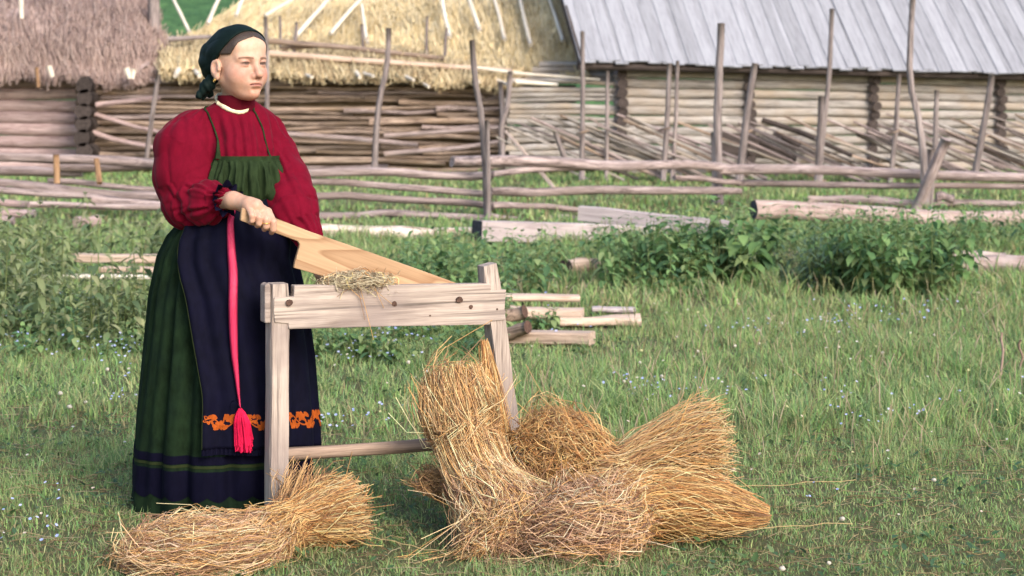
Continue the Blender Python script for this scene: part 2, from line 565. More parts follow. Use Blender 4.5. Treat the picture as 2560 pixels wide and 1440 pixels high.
nx = 90; i = np.arange(39)[:, None] * nx + np.arange(nx - 1)[None]
hill = npmesh('hill', np.stack([HX.ravel(), HY.ravel(), HZ_.ravel()], 1), np.stack([i, i + 1, i + nx + 1, i + nx], -1).reshape(-1, 4), M_HILL); tag(hill, kind='structure')

# ---- woods
M_POLE = wood('grey_brown_pole_wood', (.40, .29, .22), (.14, .095, .07), grain=16, fine=70, crack=.4, bump=.6, var=.1, dist=.004)
M_PEG = wood('dark_peg_wood', (.13, .075, .055), (.05, .028, .022), grain=30, fine=80, var=.1)
M_BARN = wood('pale_barn_logs', (.44, .405, .375), (.205, .18, .165), grain=10, fine=34, crack=.45, bump=.8, var=.28, stain=(.34, .27, .20), dist=.02, blot=.7)
M_SHED = wood('pinkish_shed_logs', (.56, .42, .40), (.20, .13, .125), grain=10, fine=34, crack=.45, bump=.8, var=.40, stain=(.30, .22, .20), dist=.02, blot=.8)
M_RAIL = wood('weathered_rail_wood', (.47, .375, .355), (.085, .06, .055), grain=12, fine=40, crack=.42, bump=.9, var=.30, stain=(.26, .20, .18), dist=.015, blot=1.0)
M_STICK = wood('grey_stake_wood', (.33, .275, .26), (.075, .058, .055), grain=14, fine=40, crack=.5, bump=.7, var=.4, dist=.01)
M_WATTLE = wood('brown_wattle_poles', (.45, .34, .27), (.085, .056, .042), grain=12, fine=40, crack=.4, bump=.9, var=.65, stain=(.27, .19, .13), dist=.015, blot=.9)
M_END = wood('dark_log_ends', (.075, .058, .052), (.03, .023, .021), grain=9, fine=20, var=.4)
M_ENDG = wood('dark_grey_cut_end', (.060, .060, .072), (.026, .026, .032), grain=9, fine=20, var=.2)
M_ROOF = wood('silver_roof_boards', (.31, .315, .345), (.215, .215, .24), grain=9, fine=30, crack=.8, bump=.3, var=.30, dist=.01, blot=.6)
M_PEEL = wood('white_peeled_log', (.80, .66, .56), (.30, .19, .14), grain=9, fine=30, crack=.45, bump=.8, var=.1, stain=(.78, .66, .58), dist=.012, blot=5)
M_PLANK = wood('pale_sawn_plank', (.66, .50, .39), (.36, .25, .18), grain=14, fine=60, crack=.6, bump=.4, var=.25, dist=.006)
M_PINK_ = wood('grey_pink_beam', (.52, .44, .43), (.32, .26, .26), grain=12, fine=50, crack=.55, bump=.5, var=.15, dist=.01)
M_BARK = wood('reddish_bark_log', (.50, .385, .345), (.24, .165, .145), grain=6, fine=20, crack=.5, bump=.8, var=.15, stain=(.46, .40, .37), dist=.02, blot=4)
M_WHITE = wood('white_roof_pole', (.80, .73, .62), (.52, .43, .33), grain=12, fine=40, crack=.7, bump=.5, var=.15, dist=.008)
M_PEGO = wood('orange_peg', (.38, .235, .13), (.20, .11, .06), grain=12, fine=40, var=.1)
t_ = NT('dung_and_straw'); tc = t_.node('ShaderNodeTexCoord').outputs['Object']
n1 = t_.noise(t_.mapv(tc, (1, 1, 4)), 2.5, 6, .7)
t_.bump(n1, 1, .05); M_FILL = t_.done(t_.ramp(n1, [(.3, (.12, .085, .055)), (.7, (.32, .24, .16))]), .95, .1)
M_THATCH = attr_mat('old_thatch', .8, .2)

def pole_px(name, pts, rpx, mat, parent, taper=.75, sides=8, lump=.07, endmat=None, crook=.0):
    """a crooked pole through photo points (x, y, distance); rpx radius in photo pixels"""
    p = [P(*q) for q in pts]
    r = rpx / FPX * pts[0][2]
    M = frame_of(p[0], p[-1]); Mi = M.inverted(); L = (p[-1] - p[0]).length
    loc = [Mi @ q for q in p]
    path = [(min(1, max(0, q.x / L)), q.y, q.z) for q in loc]
    if name in ('stake', 'post'): r *= .84
    return log(name, p[0], p[-1], r, r * taper, mat, parent, crook=crook, lump=lump, sides=sides, path=path if len(p) > 2 else None, endmat=endmat, seg=max(8, min(26, int(L / .3))))

# ---- barn
BY = rad(14); bd = Vector((math.cos(BY), math.sin(BY), 0)); bn = Vector((-math.sin(BY), math.cos(BY), 0))
E0 = P(1478, 153, 37.0)
def EV(s): return E0 + bd * s + Vector((0, 0, -.021 * s))
def s_of(px, back=0.5):
    lo, hi = -8., 25.
    for _ in range(50):
        m = (lo + hi) / 2; q = E0 + bd * m + bn * back
        if 1280 + FPX * q.x / q.y < px: lo = m
        else: hi = m
    return lo
barn = thing('barn', (E0.x, E0.y, 0), 'long log barn with silver board roof at the back right', 'barn')
cols_ = [s_of(p) for p in (1552, 1872, 2182, 2500)] + [15.0]
W0 = E0 + bn * .62
def WP(s, z): return Vector((W0.x + bd.x * s, W0.y + bd.y * s, z))
nlog = 12
for b in range(4):
    for k in range(nlog):
        top = E0.z + .10 - .021 * cols_[b]
        d = top / nlog; z = d * (k + .5)
        s0, s1 = cols_[b] - .08, cols_[b + 1] + .08
        log('wall_log', WP(s0, z + R.gauss(0, .008)), WP(s1, z - .021 * (s1 - s0) * k / nlog + R.gauss(0, .008)), d * .53 * R.uniform(.94, 1.06), d * .52 * R.uniform(.93, 1.05), M_BARN, barn, crook=.012, lump=.04, sides=9)
for b in range(4):
    for k in range(nlog):
        top = E0.z + .06 - .021 * cols_[b]; d = top / nlog; z = d * (k + .5)
        a = WP(cols_[b] + R.uniform(-.03, .03), z)
        log('log_end', a + bn * .1, a - bn * R.uniform(.20, .30), d * .62, d * .58 * R.uniform(.9, 1.1), M_STICK, barn, crook=0, lump=.08, sides=9, seg=3, endmat=M_END)
# dark panel standing in for the shade inside a low wall opening
hs = s_of(1800, .4), s_of(1990, .4)
board('dark_opening_panel', WP(hs[0], .62) - bn * .16, WP(hs[1], .50) - bn * .16, .44, .05, M_END, barn)
# left gable wall of the barn
gd = Vector((.06, 1, 0)).normalized()
for k in range(nlog):
    d = (E0.z + .1) / nlog; z = d * (k + .5)
    a = WP(cols_[0] + .12, z); b_ = a + gd * 5.8
    log('gable_log', a, b_, d * .52, d * .52, M_BARN, barn, crook=.01, lump=.04, sides=8)
# roof boards, two lapped layers
slope = (bn * 1.0 + Vector((0, 0, 1.0))).normalized(); rn = slope.cross(bd).normalized()
if rn.z < 0: rn = -rn
def roof_layer(lift, off, wbase, wvar, n, step):
    for i in range(n):
        s = -.06 + off + i * step + R.uniform(-.02, .02)
        a = EV(s) - slope * R.uniform(-.02, .07) + rn * (lift + R.uniform(0, .012))
        b = a + slope * 5.1 + bd * R.uniform(-.03, .03)
        board('roof_board', a, b, wbase + R.uniform(-wvar, wvar), .026, M_ROOF, barn, up=bd, bevel=.004, bend=R.uniform(-.006, .01), twist=R.uniform(-.02, .02))
roof_layer(.0, .0, .30, .02, 42, .345)
roof_layer(.022, .17, .235, .03, 42, .345)
# far slope of the roof, one sheet of boards
rb = EV(0) + slope * 5.08
slope2 = (bn * 1.0 - Vector((0, 0, 1.0))).normalized()
for i in range(20):
    s = .3 + i * .72
    a = EV(s) + slope * 5.10; board('roof_board', a, a + slope2 * 5.0, .71, .026, M_ROOF, barn, up=bd)
# verge board and the pole under the eave
board('verge_board', EV(-.2) - rn * .07 - slope * .02, EV(-.2) + slope * 5.1 - rn * .07, .05, .20, M_END, barn, up=bd)
log('eave_pole', EV(-.25) + bn * .12 - Vector((0, 0, .10)), EV(14.5) + bn * .12 - Vector((0, 0, .10)), .075, .07, M_END, barn, crook=.02, sides=8)
for i in range(11):       # rafters carrying the overhang
    s = .4 + i * 1.35
    log('rafter', EV(s) + slope * .03 - rn * .10, EV(s) + slope * 4.9 - rn * .10, .05, .05, M_END, barn, crook=.01, sides=6, seg=4)

# ---- low pale pole wall joining shed and barn
jw = thing('pole_wall', G(1400, 435), 'low wall of pale horizontal poles between the wattle shed and the barn', 'wall')
for k in range(15):
    y = 208 + k * 14.5 + R.uniform(-3, 3)
    x0, x1 = 1268 + R.uniform(-8, 10), 1560 + R.uniform(-10, 14)
    pole_px('pole', [(x0, y + R.uniform(-6, 4), 37.6), ((x0 + x1) / 2, y + R.uniform(-5, 5), 37.7), (x1, y + R.uniform(-2, 8), 37.8)], R.uniform(6.5, 9), M_BARN, jw, taper=R.uniform(.7, 1))
pole_px('pole', [(1290, 205, 37.2), (1395, 212, 37.1)], 6, M_WHITE, jw)
for y in (160, 174, 188, 201):
    pole_px('pole', [(1300 + (200 - y) * 1.2, y + 2, 38.6), (1480, y, 38.5), (1580, y + 2, 38.4)], 8.5, M_BARN, jw, taper=.95)

# ---- wattle shed in the middle
ws = thing('wattle_shed', G(760, 434), 'brown wattle-walled shed with sagging straw roof behind the woman', 'shed')
fw = [P(215, 196, 38.35), P(1262, 200, 38.35)]
V = []; nxw, nzw = 60, 14
for a in range(nzw):
    for b in range(nxw):
        x = fw[0].x + (fw[1].x - fw[0].x) * b / (nxw - 1); z = 1.97 * a / (nzw - 1)
        V.append((x, 38.3 + .05 * math.sin(b * 1.3 + a) + R.uniform(-.04, .04), z))
i = np.arange(nzw - 1)[:, None] * nxw + np.arange(nxw - 1)[None]
npmesh('wall_fill', np.array(V), np.stack([i, i + 1, i + nxw + 1, i + nxw], -1).reshape(-1, 4), M_FILL, ws)
for k in range(18):
    y = 206 + k * 12.6
    x = 215 + R.uniform(-15, 20)
    while x < 1240:
        ln = R.uniform(230, 480); x1 = min(x + ln, 1268 + R.uniform(-12, 10))
        yy = y + R.uniform(-3, 3)
        m = M_SHED if x1 < 480 else (M_WATTLE if R.random() < .8 else M_RAIL)
        pole_px('wattle_pole', [(x - 12, yy + R.uniform(-5, 5), 38.05 + R.uniform(-.1, .1)), (x + (x1 - x) * .33, yy + R.uniform(-5, 5), 38.1), (x + (x1 - x) * .66, yy + R.uniform(-5, 5), 38.05), (x1 + 12, yy + R.uniform(-5, 5), 38.05 + R.uniform(-.1, .1))], R.uniform(4.5, 8.2), m, ws, taper=R.uniform(.55, 1))
        x = x1
for pts, r, m in ([(225, 282, 37.9), (330, 315, 37.8), (400, 330, 37.8)], 6, M_SHED), ([(230, 330, 37.9), (280, 348, 37.8), (400, 372, 37.8)], 7, M_SHED), ([(240, 262, 37.8), (400, 245, 37.8)], 7, M_SHED), \
        ([(640, 330, 37.8), (860, 345, 37.7), (1045, 362, 37.7)], 7, M_RAIL), ([(960, 385, 37.7), (1150, 370, 37.7), (1262, 352, 37.8)], 7, M_RAIL), ([(960, 340, 37.7), (1180, 325, 37.7), (1262, 318, 37.8)], 6, M_RAIL):
    pole_px('wattle_pole', pts, r, m, ws)
# stakes holding the wattle
for pts, r in ([(397, 186, 37.2), (386, 250, 37.2), (374, 340, 37.2), (362, 424, 37.2)], 7), ([(972, 70, 37.0), (968, 170, 37.0), (950, 240, 37.0), (940, 330, 37.0), (936, 430, 37.0)], 8.5), ([(664, 42, 37.0), (668, 180, 37.0), (667, 430, 37.0)], 6.5), \
        ([(1276, 178, 37.0), (1270, 260, 37.0), (1252, 320, 37.0), (1258, 405, 37.0)], 8), ([(1252, 205, 37.3), (1256, 300, 37.3), (1250, 415, 37.3)], 7), ([(742, 55, 38.9), (735, 130, 38.9)], 5), ([(905, 60, 39.2), (908, 135, 39.2)], 4.5), ([(1068, 40, 39.2), (1065, 140, 39.2)], 4.5), ([(1116, 70, 39.2), (1112, 140, 39.2)], 4.5), ([(700, 40, 39.4), (702, 120, 39.4)], 4):
    pole_px('stake', pts, r, M_STICK, ws, taper=1.1)

def thatch(parent, rows, n, rg, cols, name='thatch', length=(.4, .9), rad_=(.008, .016), lump=.06, eave=.12, mat=M_THATCH, vary=.22, off=.07):
    """rows of control points from eave to top (list of lists); a lumpy skin plus straws lying down the slope"""
    A = np.array([[np.array(p) for p in r] for r in rows], float)       # (nr, nc, 3)
    def surf(u, v):
        a = np.stack([cat(A[k], u) for k in range(len(A))], 0)
        x = v * (len(A) - 1); i = np.minimum(x.astype(int), len(A) - 2); s = (x - i)[:, None]
        idx = np.arange(len(u))
        return a[i, idx] * (1 - s) + a[i + 1, idx] * s
    nu, nv = 70, 26
    U, W = np.meshgrid(np.linspace(0, 1, nu), np.linspace(0, 1, nv)); U = U.ravel(); W = W.ravel()
    V = surf(U, W)
    V = V + lump * np.stack([0 * U, -np.abs(vnoise(V * 1.6, 2)), vnoise(V * 1.9, 5)], 1) - np.array([0, -.03, .05])
    V[W == 0, 2] += .04 * rg.normal(size=(W == 0).sum())
    i = np.arange(nv - 1)[:, None] * nu + np.arange(nu - 1)[None]
    cb = np.array(cols[0]) * .85
    npmesh('thatch_bed', V, np.stack([i, i + 1, i + nu + 1, i + nu], -1).reshape(-1, 4), mat, parent, col=np.tile(cb, (len(V), 1)) * (1 + .25 * rg.normal(size=(len(V), 1))).clip(.4, 1.5))
    u = rg.random(n); v = rg.random(n) ** 1.0; m = rg.random(n) < .22; v[m] = rg.uniform(-.0, .06, m.sum())
    L = rg.uniform(*length, n)
    top = surf(u, np.clip(v + .12, 0, 1)); bot = surf(np.clip(u + rg.normal(0, .006, n), 0, 1), np.clip(v - .0, 0, 1))
    d = unit(bot - top + np.array([1e-4, 0, 0])); nrm = unit(np.cross(surf(np.clip(u + .01, 0, 1), v) - surf(np.clip(u - .01, 0, 1), v), d)); nrm = np.where(nrm[:, 1:2] > 0, -nrm, nrm)
    d = unit(d + rg.normal(0, .22, (n, 3)))
    K = 3; s = np.linspace(0, 1, K)
    st = bot - d * (L * .7)[:, None] + nrm * rg.uniform(-.01, off, (n, 1))
    p = st[:, None] + d[:, None] * (L[:, None] * s[None])[..., None]
    clump = vnoise(bot * 2.2, 8)
    p[..., 2] -= (L[:, None] * .22 * s[None] ** 2) * (1 + clump)[:, None]
    p += rg.normal(0, .012, (n, 1, 3)) * s[None, :, None]
    c = np.array(cols)[rg.integers(0, len(cols), n)] * rg.uniform(1 - vary, 1 + vary * .5, (n, 1)) * (1 + .16 * clump)[:, None]
    V, F, cc = tubes(p, rg.uniform(*rad_, n), c)
    tag(npmesh(name, V, F, mat, parent, col=cc), kind='stuff')
rg = np.random.default_rng(21)
OCH = [(.72, .585, .345), (.75, .625, .39), (.68, .54, .30), (.78, .66, .44)]
DUN = [(.56, .44, .26), (.66, .54, .32), (.42, .31, .18), (.72, .60, .38)]
PNK = [(.44, .325, .285), (.37, .265, .23), (.52, .395, .34), (.28, .195, .17)]
# its lean-to straw roof
thatch(ws, [[P(400, 176, 37.6), P(520, 180, 37.6), P(700, 186, 37.6), P(900, 192, 37.6), P(1100, 200, 37.6), P(1300, 206, 37.6)],
            [P(400, 135, 38.5), P(520, 135, 38.5), P(700, 142, 38.5), P(900, 150, 38.5), P(1100, 162, 38.5), P(1310, 178, 38.5)],
            [P(400, 98, 40.2), P(520, 96, 40.2), P(700, 104, 40.2), P(900, 118, 40.2), P(1100, 132, 40.2), P(1320, 160, 40.2)]], 5200, rg, DUN, lump=.1, length=(.25, .6), rad_=(.007, .014))
for pts, r, m in ([(630, 100, 38.8), (860, 118, 38.7), (1110, 147, 38.6)], 8, M_WATTLE), ([(600, 128, 38.2), (900, 152, 38.1), (1280, 178, 38.0)], 9, M_PLANK), ([(700, 122, 38.9), (840, 112, 38.9)], 6, M_WATTLE), \
        ([(1180, 168, 37.7), (1300, 184, 37.6), (1500, 199, 37.3)], 4, M_WHITE), ([(420, 98, 39.0), (530, 92, 39.0)], 7, M_STICK):
    pole_px('roof_pole', pts, r, m, ws)
for x, y, dx, dy, r in ((905, 182, 28, 8, 5), (1010, 190, 24, 10, 5), (1050, 205, 22, 12, 4.5), (890, 180, 10, 14, 6), (1180, 196, 18, 9, 5), (1240, 200, 30, 12, 5.5), (760, 185, 20, 8, 5), (450, 170, -12, 20, 7), (485, 175, 14, 14, 7)):
    pole_px('stick', [(x, y, 37.8), (x + dx, y + dy, 37.2)], r, M_WHITE, ws)
for x in range(430, 1290, 46):      # rafter ends peeping out under the straw
    xx = x + R.uniform(-12, 12); yy = 190 + (x - 430) / 860 * 16
    pole_px('rafter', [(xx, yy, 39.5), (xx + R.uniform(-6, 6), yy + R.uniform(-2, 5), 37.75)], R.uniform(5, 8), M_STICK, ws, endmat=M_END)

# ---- big ochre thatched roof behind it
yr = thing('thatched_barn', P(960, 150, 43) * 1, 'tall ochre thatched barn roof held down by white poles, behind the shed', 'barn')
yr.location.z = 0
thatch(yr, [[P(440, 128, 41.0), P(700, 140, 40.6), P(960, 168, 40.0), P(1200, 178, 39.2), P(1470, 186, 38.3)],
            [P(470, 84, 42.0), P(720, 80, 41.6), P(960, 90, 41.0), P(1200, 90, 40.1), P(1462, 95, 39.1)],
            [P(560, 30, 43.3), P(760, 20, 42.9), P(960, 10, 42.3), P(1200, 0, 41.4), P(1446, 0, 40.2)],
            [P(700, -90, 46.0), P(820, -110, 46.0), P(960, -120, 45.0), P(1200, -120, 44.0), P(1425, -120, 42.6)]], 9000, rg, OCH, lump=.06, length=(.25, .55), rad_=(.006, .012), vary=.10, off=.035)
for k in range(9):          # its log wall below
    y = 190 + k * 26
    pole_px('wall_log', [(520, y, 42.3), (1440, y + 6, 42.3)], 13, M_BARN, yr)
for a, b in (((830, -12), (735, 97)), ((908, -8), (826, 85)), ((904, 10), (918, 110)), ((1103, -12), (1125, 93)), ((1170, -12), (1200, 77)), ((1233, -12), (1262, 100)), ((1298, -12), (1327, 113)), ((1370, -12), (1408, 103)), ((740, -6), (662, 40)), ((428, -12), (474, 82)), ((548, -5), (520, 60)), ((610, -8), (590, 40))):
    def dep(y): return float(np.interp((a[0] + b[0]) / 2, [440, 700, 960, 1200, 1470], [41, 40.6, 40, 39.2, 38.3])) + (150 - y) / 150 * 1.9 - .22
    mx_ = (a[0] + b[0]) / 2 + R.uniform(-4, 4); my = (a[1] + b[1]) / 2
    pole_px('roof_pole', [(a[0], a[1], dep(a[1])), (mx_, my, dep(my) - .03), (b[0], b[1], dep(b[1]))], R.uniform(4.2, 5.6), M_WHITE, yr, taper=1.1)

# ---- thatched log shed at the left edge
ls = thing('log_shed', G(60, 430), 'old log shed with shaggy pinkish thatch at the left edge', 'shed')
for k in range(8):
    y = 206 + k * 29.5
    pole_px('wall_log', [(-260, y + R.uniform(-3, 3), 38.6), (-30, y + R.uniform(-3, 3), 38.6), (225, y + R.uniform(-2, 3), 38.6)], 17.0 * R.uniform(.94, 1.08), M_SHED, ls, taper=R.uniform(.85, 1.05), lump=.05, sides=10)
for k in range(7):
    y = 212 + k * 33
    a = P(208 + R.uniform(-4, 4), y, 37.4)
    log('log_end', a + Vector((0, 1.6, 0)), a, .18 * R.uniform(.9, 1.08), .172, M_END, ls, crook=0, lump=.09, sides=10, seg=4, endmat=M_END)
    log('side_log', P(206, y, 38.7), P(206, y, 38.7) + Vector((-.2, 5.5, 0)), .15, .15, M_SHED, ls, crook=.01, sides=8)
thatch(ls, [[P(-260, 170, 37.9), P(-60, 172, 37.9), P(80, 176, 37.9), P(200, 180, 37.85), P(290, 184, 37.9), P(370, 170, 38.1), P(424, 150, 39.2)],
            [P(-260, 100, 38.4), P(-60, 100, 38.4), P(80, 104, 38.4), P(200, 108, 38.4), P(290, 110, 38.4), P(365, 110, 38.7), P(414, 112, 39.6)],
            [P(-260, 30, 39.4), P(-60, 30, 39.4), P(80, 30, 39.4), P(200, 34, 39.4), P(290, 38, 39.4), P(350, 50, 39.6), P(392, 62, 40.2)],
            [P(-260, -60, 41.2), P(-60, -60, 41.2), P(80, -60, 41.2), P(200, -60, 41.2), P(280, -58, 41.2), P(330, -50, 41.3), P(372, -20, 41.5)]], 10000, rg, PNK, lump=.16, length=(.3, .8), rad_=(.006, .011), vary=.16)
for x, y, dx, dy, r, m in ((92, 168, 4, 50, 5, M_PEGO), (122, 165, 10, 28, 7, M_WHITE), (316, 170, 8, 26, 8, M_WHITE), (335, 172, -4, 24, 7, M_WHITE), (52, -12, 2, 58, 7, M_WHITE)):
    Yk = 37.5 if y > 100 else 38.9
    pole_px('stick', [(x, y, Yk), (x + dx, y + dy, Yk)], r, m, ls)
pole_px('gate_post', [(383, -25, 39.6), (386, 85, 39.6), (388, 420, 39.6)], 15, M_STICK, ls)

# ---- slanting pole fence in front of the barn
sf_ = thing('stake_fence', G(1900, 452), 'leaning fence of many slanting poles before the barn wall', 'fence')
rr = random.Random(17)
for k in range(92):
    x0 = 1240 + k * 15.5 + rr.uniform(-14, 14)
    Y = 33.6 + rr.uniform(-.35, .35)
    y0 = rr.uniform(284, 345); run = (445 - y0) * rr.uniform(2.1, 2.7); y1 = rr.uniform(430, 455)
    if 1770 < x0 + run * .55 < 1990 and rr.random() < .55: continue
    mat = rr.choice([M_STICK, M_WATTLE, M_RAIL, M_BARN, M_BARN])
    pole_px('slant_pole', [(x0, y0, Y), (x0 + run * .5, (y0 + y1) / 2 + rr.uniform(-7, 7), Y + .05), (x0 + run, y1, Y + rr.uniform(-.2, .2))], rr.uniform(2.3, 4.0), mat, sf_, taper=rr.uniform(1.0, 1.4), sides=6)
for a, b, c in (((1905, 300, 33.2), (2000, 330, 33.2), (2130, 390, 33.2)), ((1955, 342, 33.1), (2000, 365, 33.1), (1985, 430, 33.1)), ((1900, 355, 33.0), (1960, 380, 33.0), (1990, 400, 33.0))):
    pole_px('slant_pole', [a, b, c] if a[0] != 1955 else [a, b], 7, M_END, sf_)
for pts, r in (([(1456, 78, 33.0), (1457, 240, 33.0), (1455, 450, 33.0)], 6.5), ([(1519, 178, 33.4), (1516, 455, 33.4)], 5.5), ([(1674, 158, 33.1), (1668, 300, 33.1), (1658, 452, 33.1)], 7), ([(1694, 152, 33.4), (1690, 300, 33.4), (1680, 452, 33.4)], 5.5),
               ([(1888, 158, 32.7), (1868, 280, 32.7), (1848, 456, 32.7)], 10), ([(2080, 22, 32.7), (2074, 180, 32.7), (2058, 330, 32.7), (2044, 456, 32.7)], 7), ([(2054, 240, 32.4), (2046, 456, 32.4)], 10), ([(2248, 185, 33.2), (2240, 320, 33.2), (2226, 456, 33.2)], 6.5),
               ([(2342, 225, 33.0), (2336, 456, 33.0)], 7), ([(2480, 188, 32.4), (2462, 300, 32.4), (2434, 458, 32.4)], 9.5), ([(1388, 330, 33.0), (1420, 420, 33.0)], 7)):
    pole_px('stake', pts, r, M_STICK, sf_, taper=1.25)
for i, x in enumerate((1457, 1664, 1868, 2056, 2236, 2460)):   # withy bindings
    y = (330, 322, 330, 345, 330, 340)[i]
    c = P(x, y, 32.8); th = np.linspace(0, 2 * math.pi, 14)
    pt = np.stack([[c.x + .10 * math.cos(a), c.y + .22 * math.sin(a) + .15, c.z + .03 * math.cos(a)] for a in th])[None]
    V, F, _ = tubes(pt, np.array([.02]), None, 5); npmesh('binding', V, F, M_WATTLE, sf_)

# ---- log rail fence crossing the picture
def fence(label, loc, rails, posts, group='log rail fences'):
    o = thing('rail_fence', loc, label, 'fence')
    for pts, r in rails: pole_px('rail', pts, r, M_RAIL, o, taper=R.uniform(.8, .98), lump=.12, sides=9, crook=.03)
    for pts, r, m in posts: pole_px('post', pts, r, m, o, taper=1.15, lump=.08, sides=9)
    return o
fence('low rail fence of weathered logs left of the woman', G(180, 545),
      [([(-260, 392, 23.1), (120, 400, 23.1), (400, 412, 23.1)], 12), ([(-260, 420, 23.4), (40, 428, 23.4), (205, 434, 23.4)], 13), ([(-260, 440, 22.7), (150, 468, 22.7), (330, 486, 22.7), (560, 497, 22.7)], 13), ([(120, 452, 23.0), (420, 470, 23.0), (600, 474, 23.0)], 8), ([(150, 418, 23.3), (420, 410, 23.3), (600, 418, 23.3)], 12), ([(-260, 478, 22.6), (60, 490, 22.6), (300, 502, 22.6)], 9), ([(230, 500, 22.5), (420, 508, 22.5), (600, 512, 22.5)], 9), ([(50, 512, 22.4), (240, 520, 22.4), (420, 528, 22.4), (600, 540, 22.4)], 9)],
      [([(140, 386, 22.75), (142, 458, 22.75)], 9, M_PEGO), ([(241, 398, 22.75), (249, 458, 22.6)], 8, M_PEGO), ([(610, 380, 22.85), (612, 545, 22.85)], 9, M_STICK)])
fence('log rail fence with tall crooked post between the woman and the squared beam', G(1218, 545),
      [([(560, 426, 22.75), (900, 430, 22.75), (1235, 438, 22.75)], 12), ([(560, 462, 22.75), (850, 463, 22.75), (1000, 470, 22.75), (1230, 486, 22.75)], 9.5), ([(560, 492, 22.75), (880, 490, 22.75), (1050, 506, 22.75), (1235, 516, 22.75)], 11), ([(560, 552, 22.4), (880, 551, 22.4), (960, 541, 22.4), (1235, 546, 22.4)], 10)],
      [([(1180, 100, 22.5), (1187, 200, 22.5), (1204, 285, 22.5), (1212, 400, 22.5), (1219, 552, 22.5)], 9, M_STICK), ([(1206, 300, 22.95), (1214, 420, 22.95), (1222, 548, 22.95)], 8, M_STICK), ([(1218, 300, 22.35), (1222, 552, 22.35)], 7, M_STICK)])
fence('log rail fence with stout straight post behind the fallen pink log', G(1797, 508),
      [([(1130, 404, 23.2), (1300, 399, 23.4), (1600, 410, 24.6), (1835, 422, 25.7)], 13), ([(1225, 437, 23.1), (1500, 428, 24.2), (1705, 416, 25.1)], 8.5), ([(1225, 478, 23.1), (1600, 489, 24.4), (1850, 478, 25.6)], 11), ([(1225, 514, 22.9), (1475, 525, 23.2)], 8.5), ([(1225, 546, 22.6), (1445, 553, 22.6)], 13), ([(1685, 444, 25.1), (1830, 456, 25.6), (1885, 462, 25.8)], 8)],
      [([(1804, 58, 25.9), (1797, 200, 25.9), (1793, 330, 25.9), (1798, 515, 25.9)], 11.5, M_STICK), ([(1784, 330, 26.3), (1790, 512, 26.3)], 9, M_STICK)])
fence('log rail fence with tall bent pole and leaning stub at the right edge', G(2310, 520),
      [([(1800, 424, 25.6), (2100, 430, 25.2), (2400, 436, 25.0), (2900, 446, 25.0)], 13), ([(1840, 458, 25.7), (2050, 466, 25.3), (2300, 470, 25.1), (2900, 474, 25.0)], 8.5), ([(2020, 500, 25.2), (2335, 506, 24.9)], 11), ([(2330, 505, 25.2), (2900, 514, 25.0)], 9.5), ([(2340, 494, 24.4), (2385, 496, 24.4)], 13)],
      [([(2282, -15, 24.7), (2273, 150, 24.7), (2277, 220, 24.7), (2300, 310, 24.7), (2310, 420, 24.7), (2312, 525, 24.7)], 9.5, M_STICK), ([(2366, 348, 24.0), (2330, 430, 24.1), (2290, 530, 24.3)], 16, M_RAIL), ([(2330, 372, 24.8), (2320, 530, 24.8)], 13, M_STICK)])
lp = board('leaning_plank', P(1275, 340, 31.5), P(1396, 482, 28.5), .26, .05, M_PLANK, None, up=Vector((.5, -1, .3)))
tag(lp, 'broad plank leaning down towards the right behind the rail fence', 'plank')

# ---- loose timber on the grass
def timber(name, kind, label, a, b, r, mat, endmat=None, cat_='log', group='loose timber lying in the grass', **kw):
    if kind == 'log':
        o = pole_px(name, [a, b], r, mat, None, taper=kw.get('taper', .95), lump=kw.get('lump', .05), sides=14, endmat=endmat, crook=kw.get('crook', .01))
    else:
        s = 2 * r / FPX * a[2]
        o = board(name, P(*a), P(*b), kw.get('w', s), kw.get('t', s), mat, None, up=kw.get('up', Vector((0, 0, 1))), bevel=.01, bend=kw.get('bend', 0), twist=kw.get('twist', 0))
        if endmat:
            o.data.materials.append(endmat); o.data.polygons[len(o.data.polygons) - 2].material_index = 1; o.data.polygons[len(o.data.polygons) - 1].material_index = 1
    return tag(o, label, cat_, group)
timber('peeled_log', 'log', 'ragged white peeled log lying in the grass right of the crimson sleeve', (690, 578, 19.3), (1195, 583, 19.3), 17, M_PEEL, lump=.10, crook=.03)
timber('squared_beam', 'board', 'grey squared beam with dark sawn end, right of the white peeled log', (1192, 577, 18.4), (1660, 590, 19.6), 26, M_PINK_, M_ENDG, 'beam')
timber('slab_plank', 'board', 'broad grey-pink plank sloping down to the right above the nettles', (1450, 533, 20.2), (1845, 574, 19.3), 19, M_PINK_, None, 'plank', t=.10)
timber('fallen_log', 'log', 'thick pinkish fallen log with dark cut end behind the right nettles', (1884, 524, 20.2), (2760, 553, 21.4), 25, M_BARK, M_ENDG, lump=.05, crook=.03)
timber('log', 'log', 'reddish log at the far right edge with pale cut left end', (2378, 662, 15.2), (2760, 664, 14.8), 25, M_BARK, M_PLANK)
timber('bark_slab', 'log', 'thin red bark slab lying on top of the log at the far right', (2378, 637, 15.4), (2515, 640, 15.4), 9, M_BARK)
timber('wood_block', 'log', 'short split wood block among nettles right of the right post', (1412, 668, 14.9), (1490, 666, 15.3), 21, M_PLANK, M_END)
timber('log_piece', 'log', 'small pale log piece half hidden between the two right nettle bushes', (1885, 643, 16.4), (1998, 640, 16.6), 13, M_RAIL)
timber('rotten_log', 'log', 'dark rotten log piece lying below the broad-leaved bush', (1712, 706, 14.1), (1806, 715, 13.9), 11, M_END)
timber('plank', 'board', 'uppermost pale plank sticking out right of the bench board', (1150, 742, 11.9), (1449, 745, 11.9), 7, M_PLANK, None, 'plank', t=.16)
timber('plank', 'board', 'thick pale plank under the uppermost one, right of the bench', (1180, 775, 11.7), (1457, 784, 11.6), 11, M_PLANK, None, 'plank', t=.16)
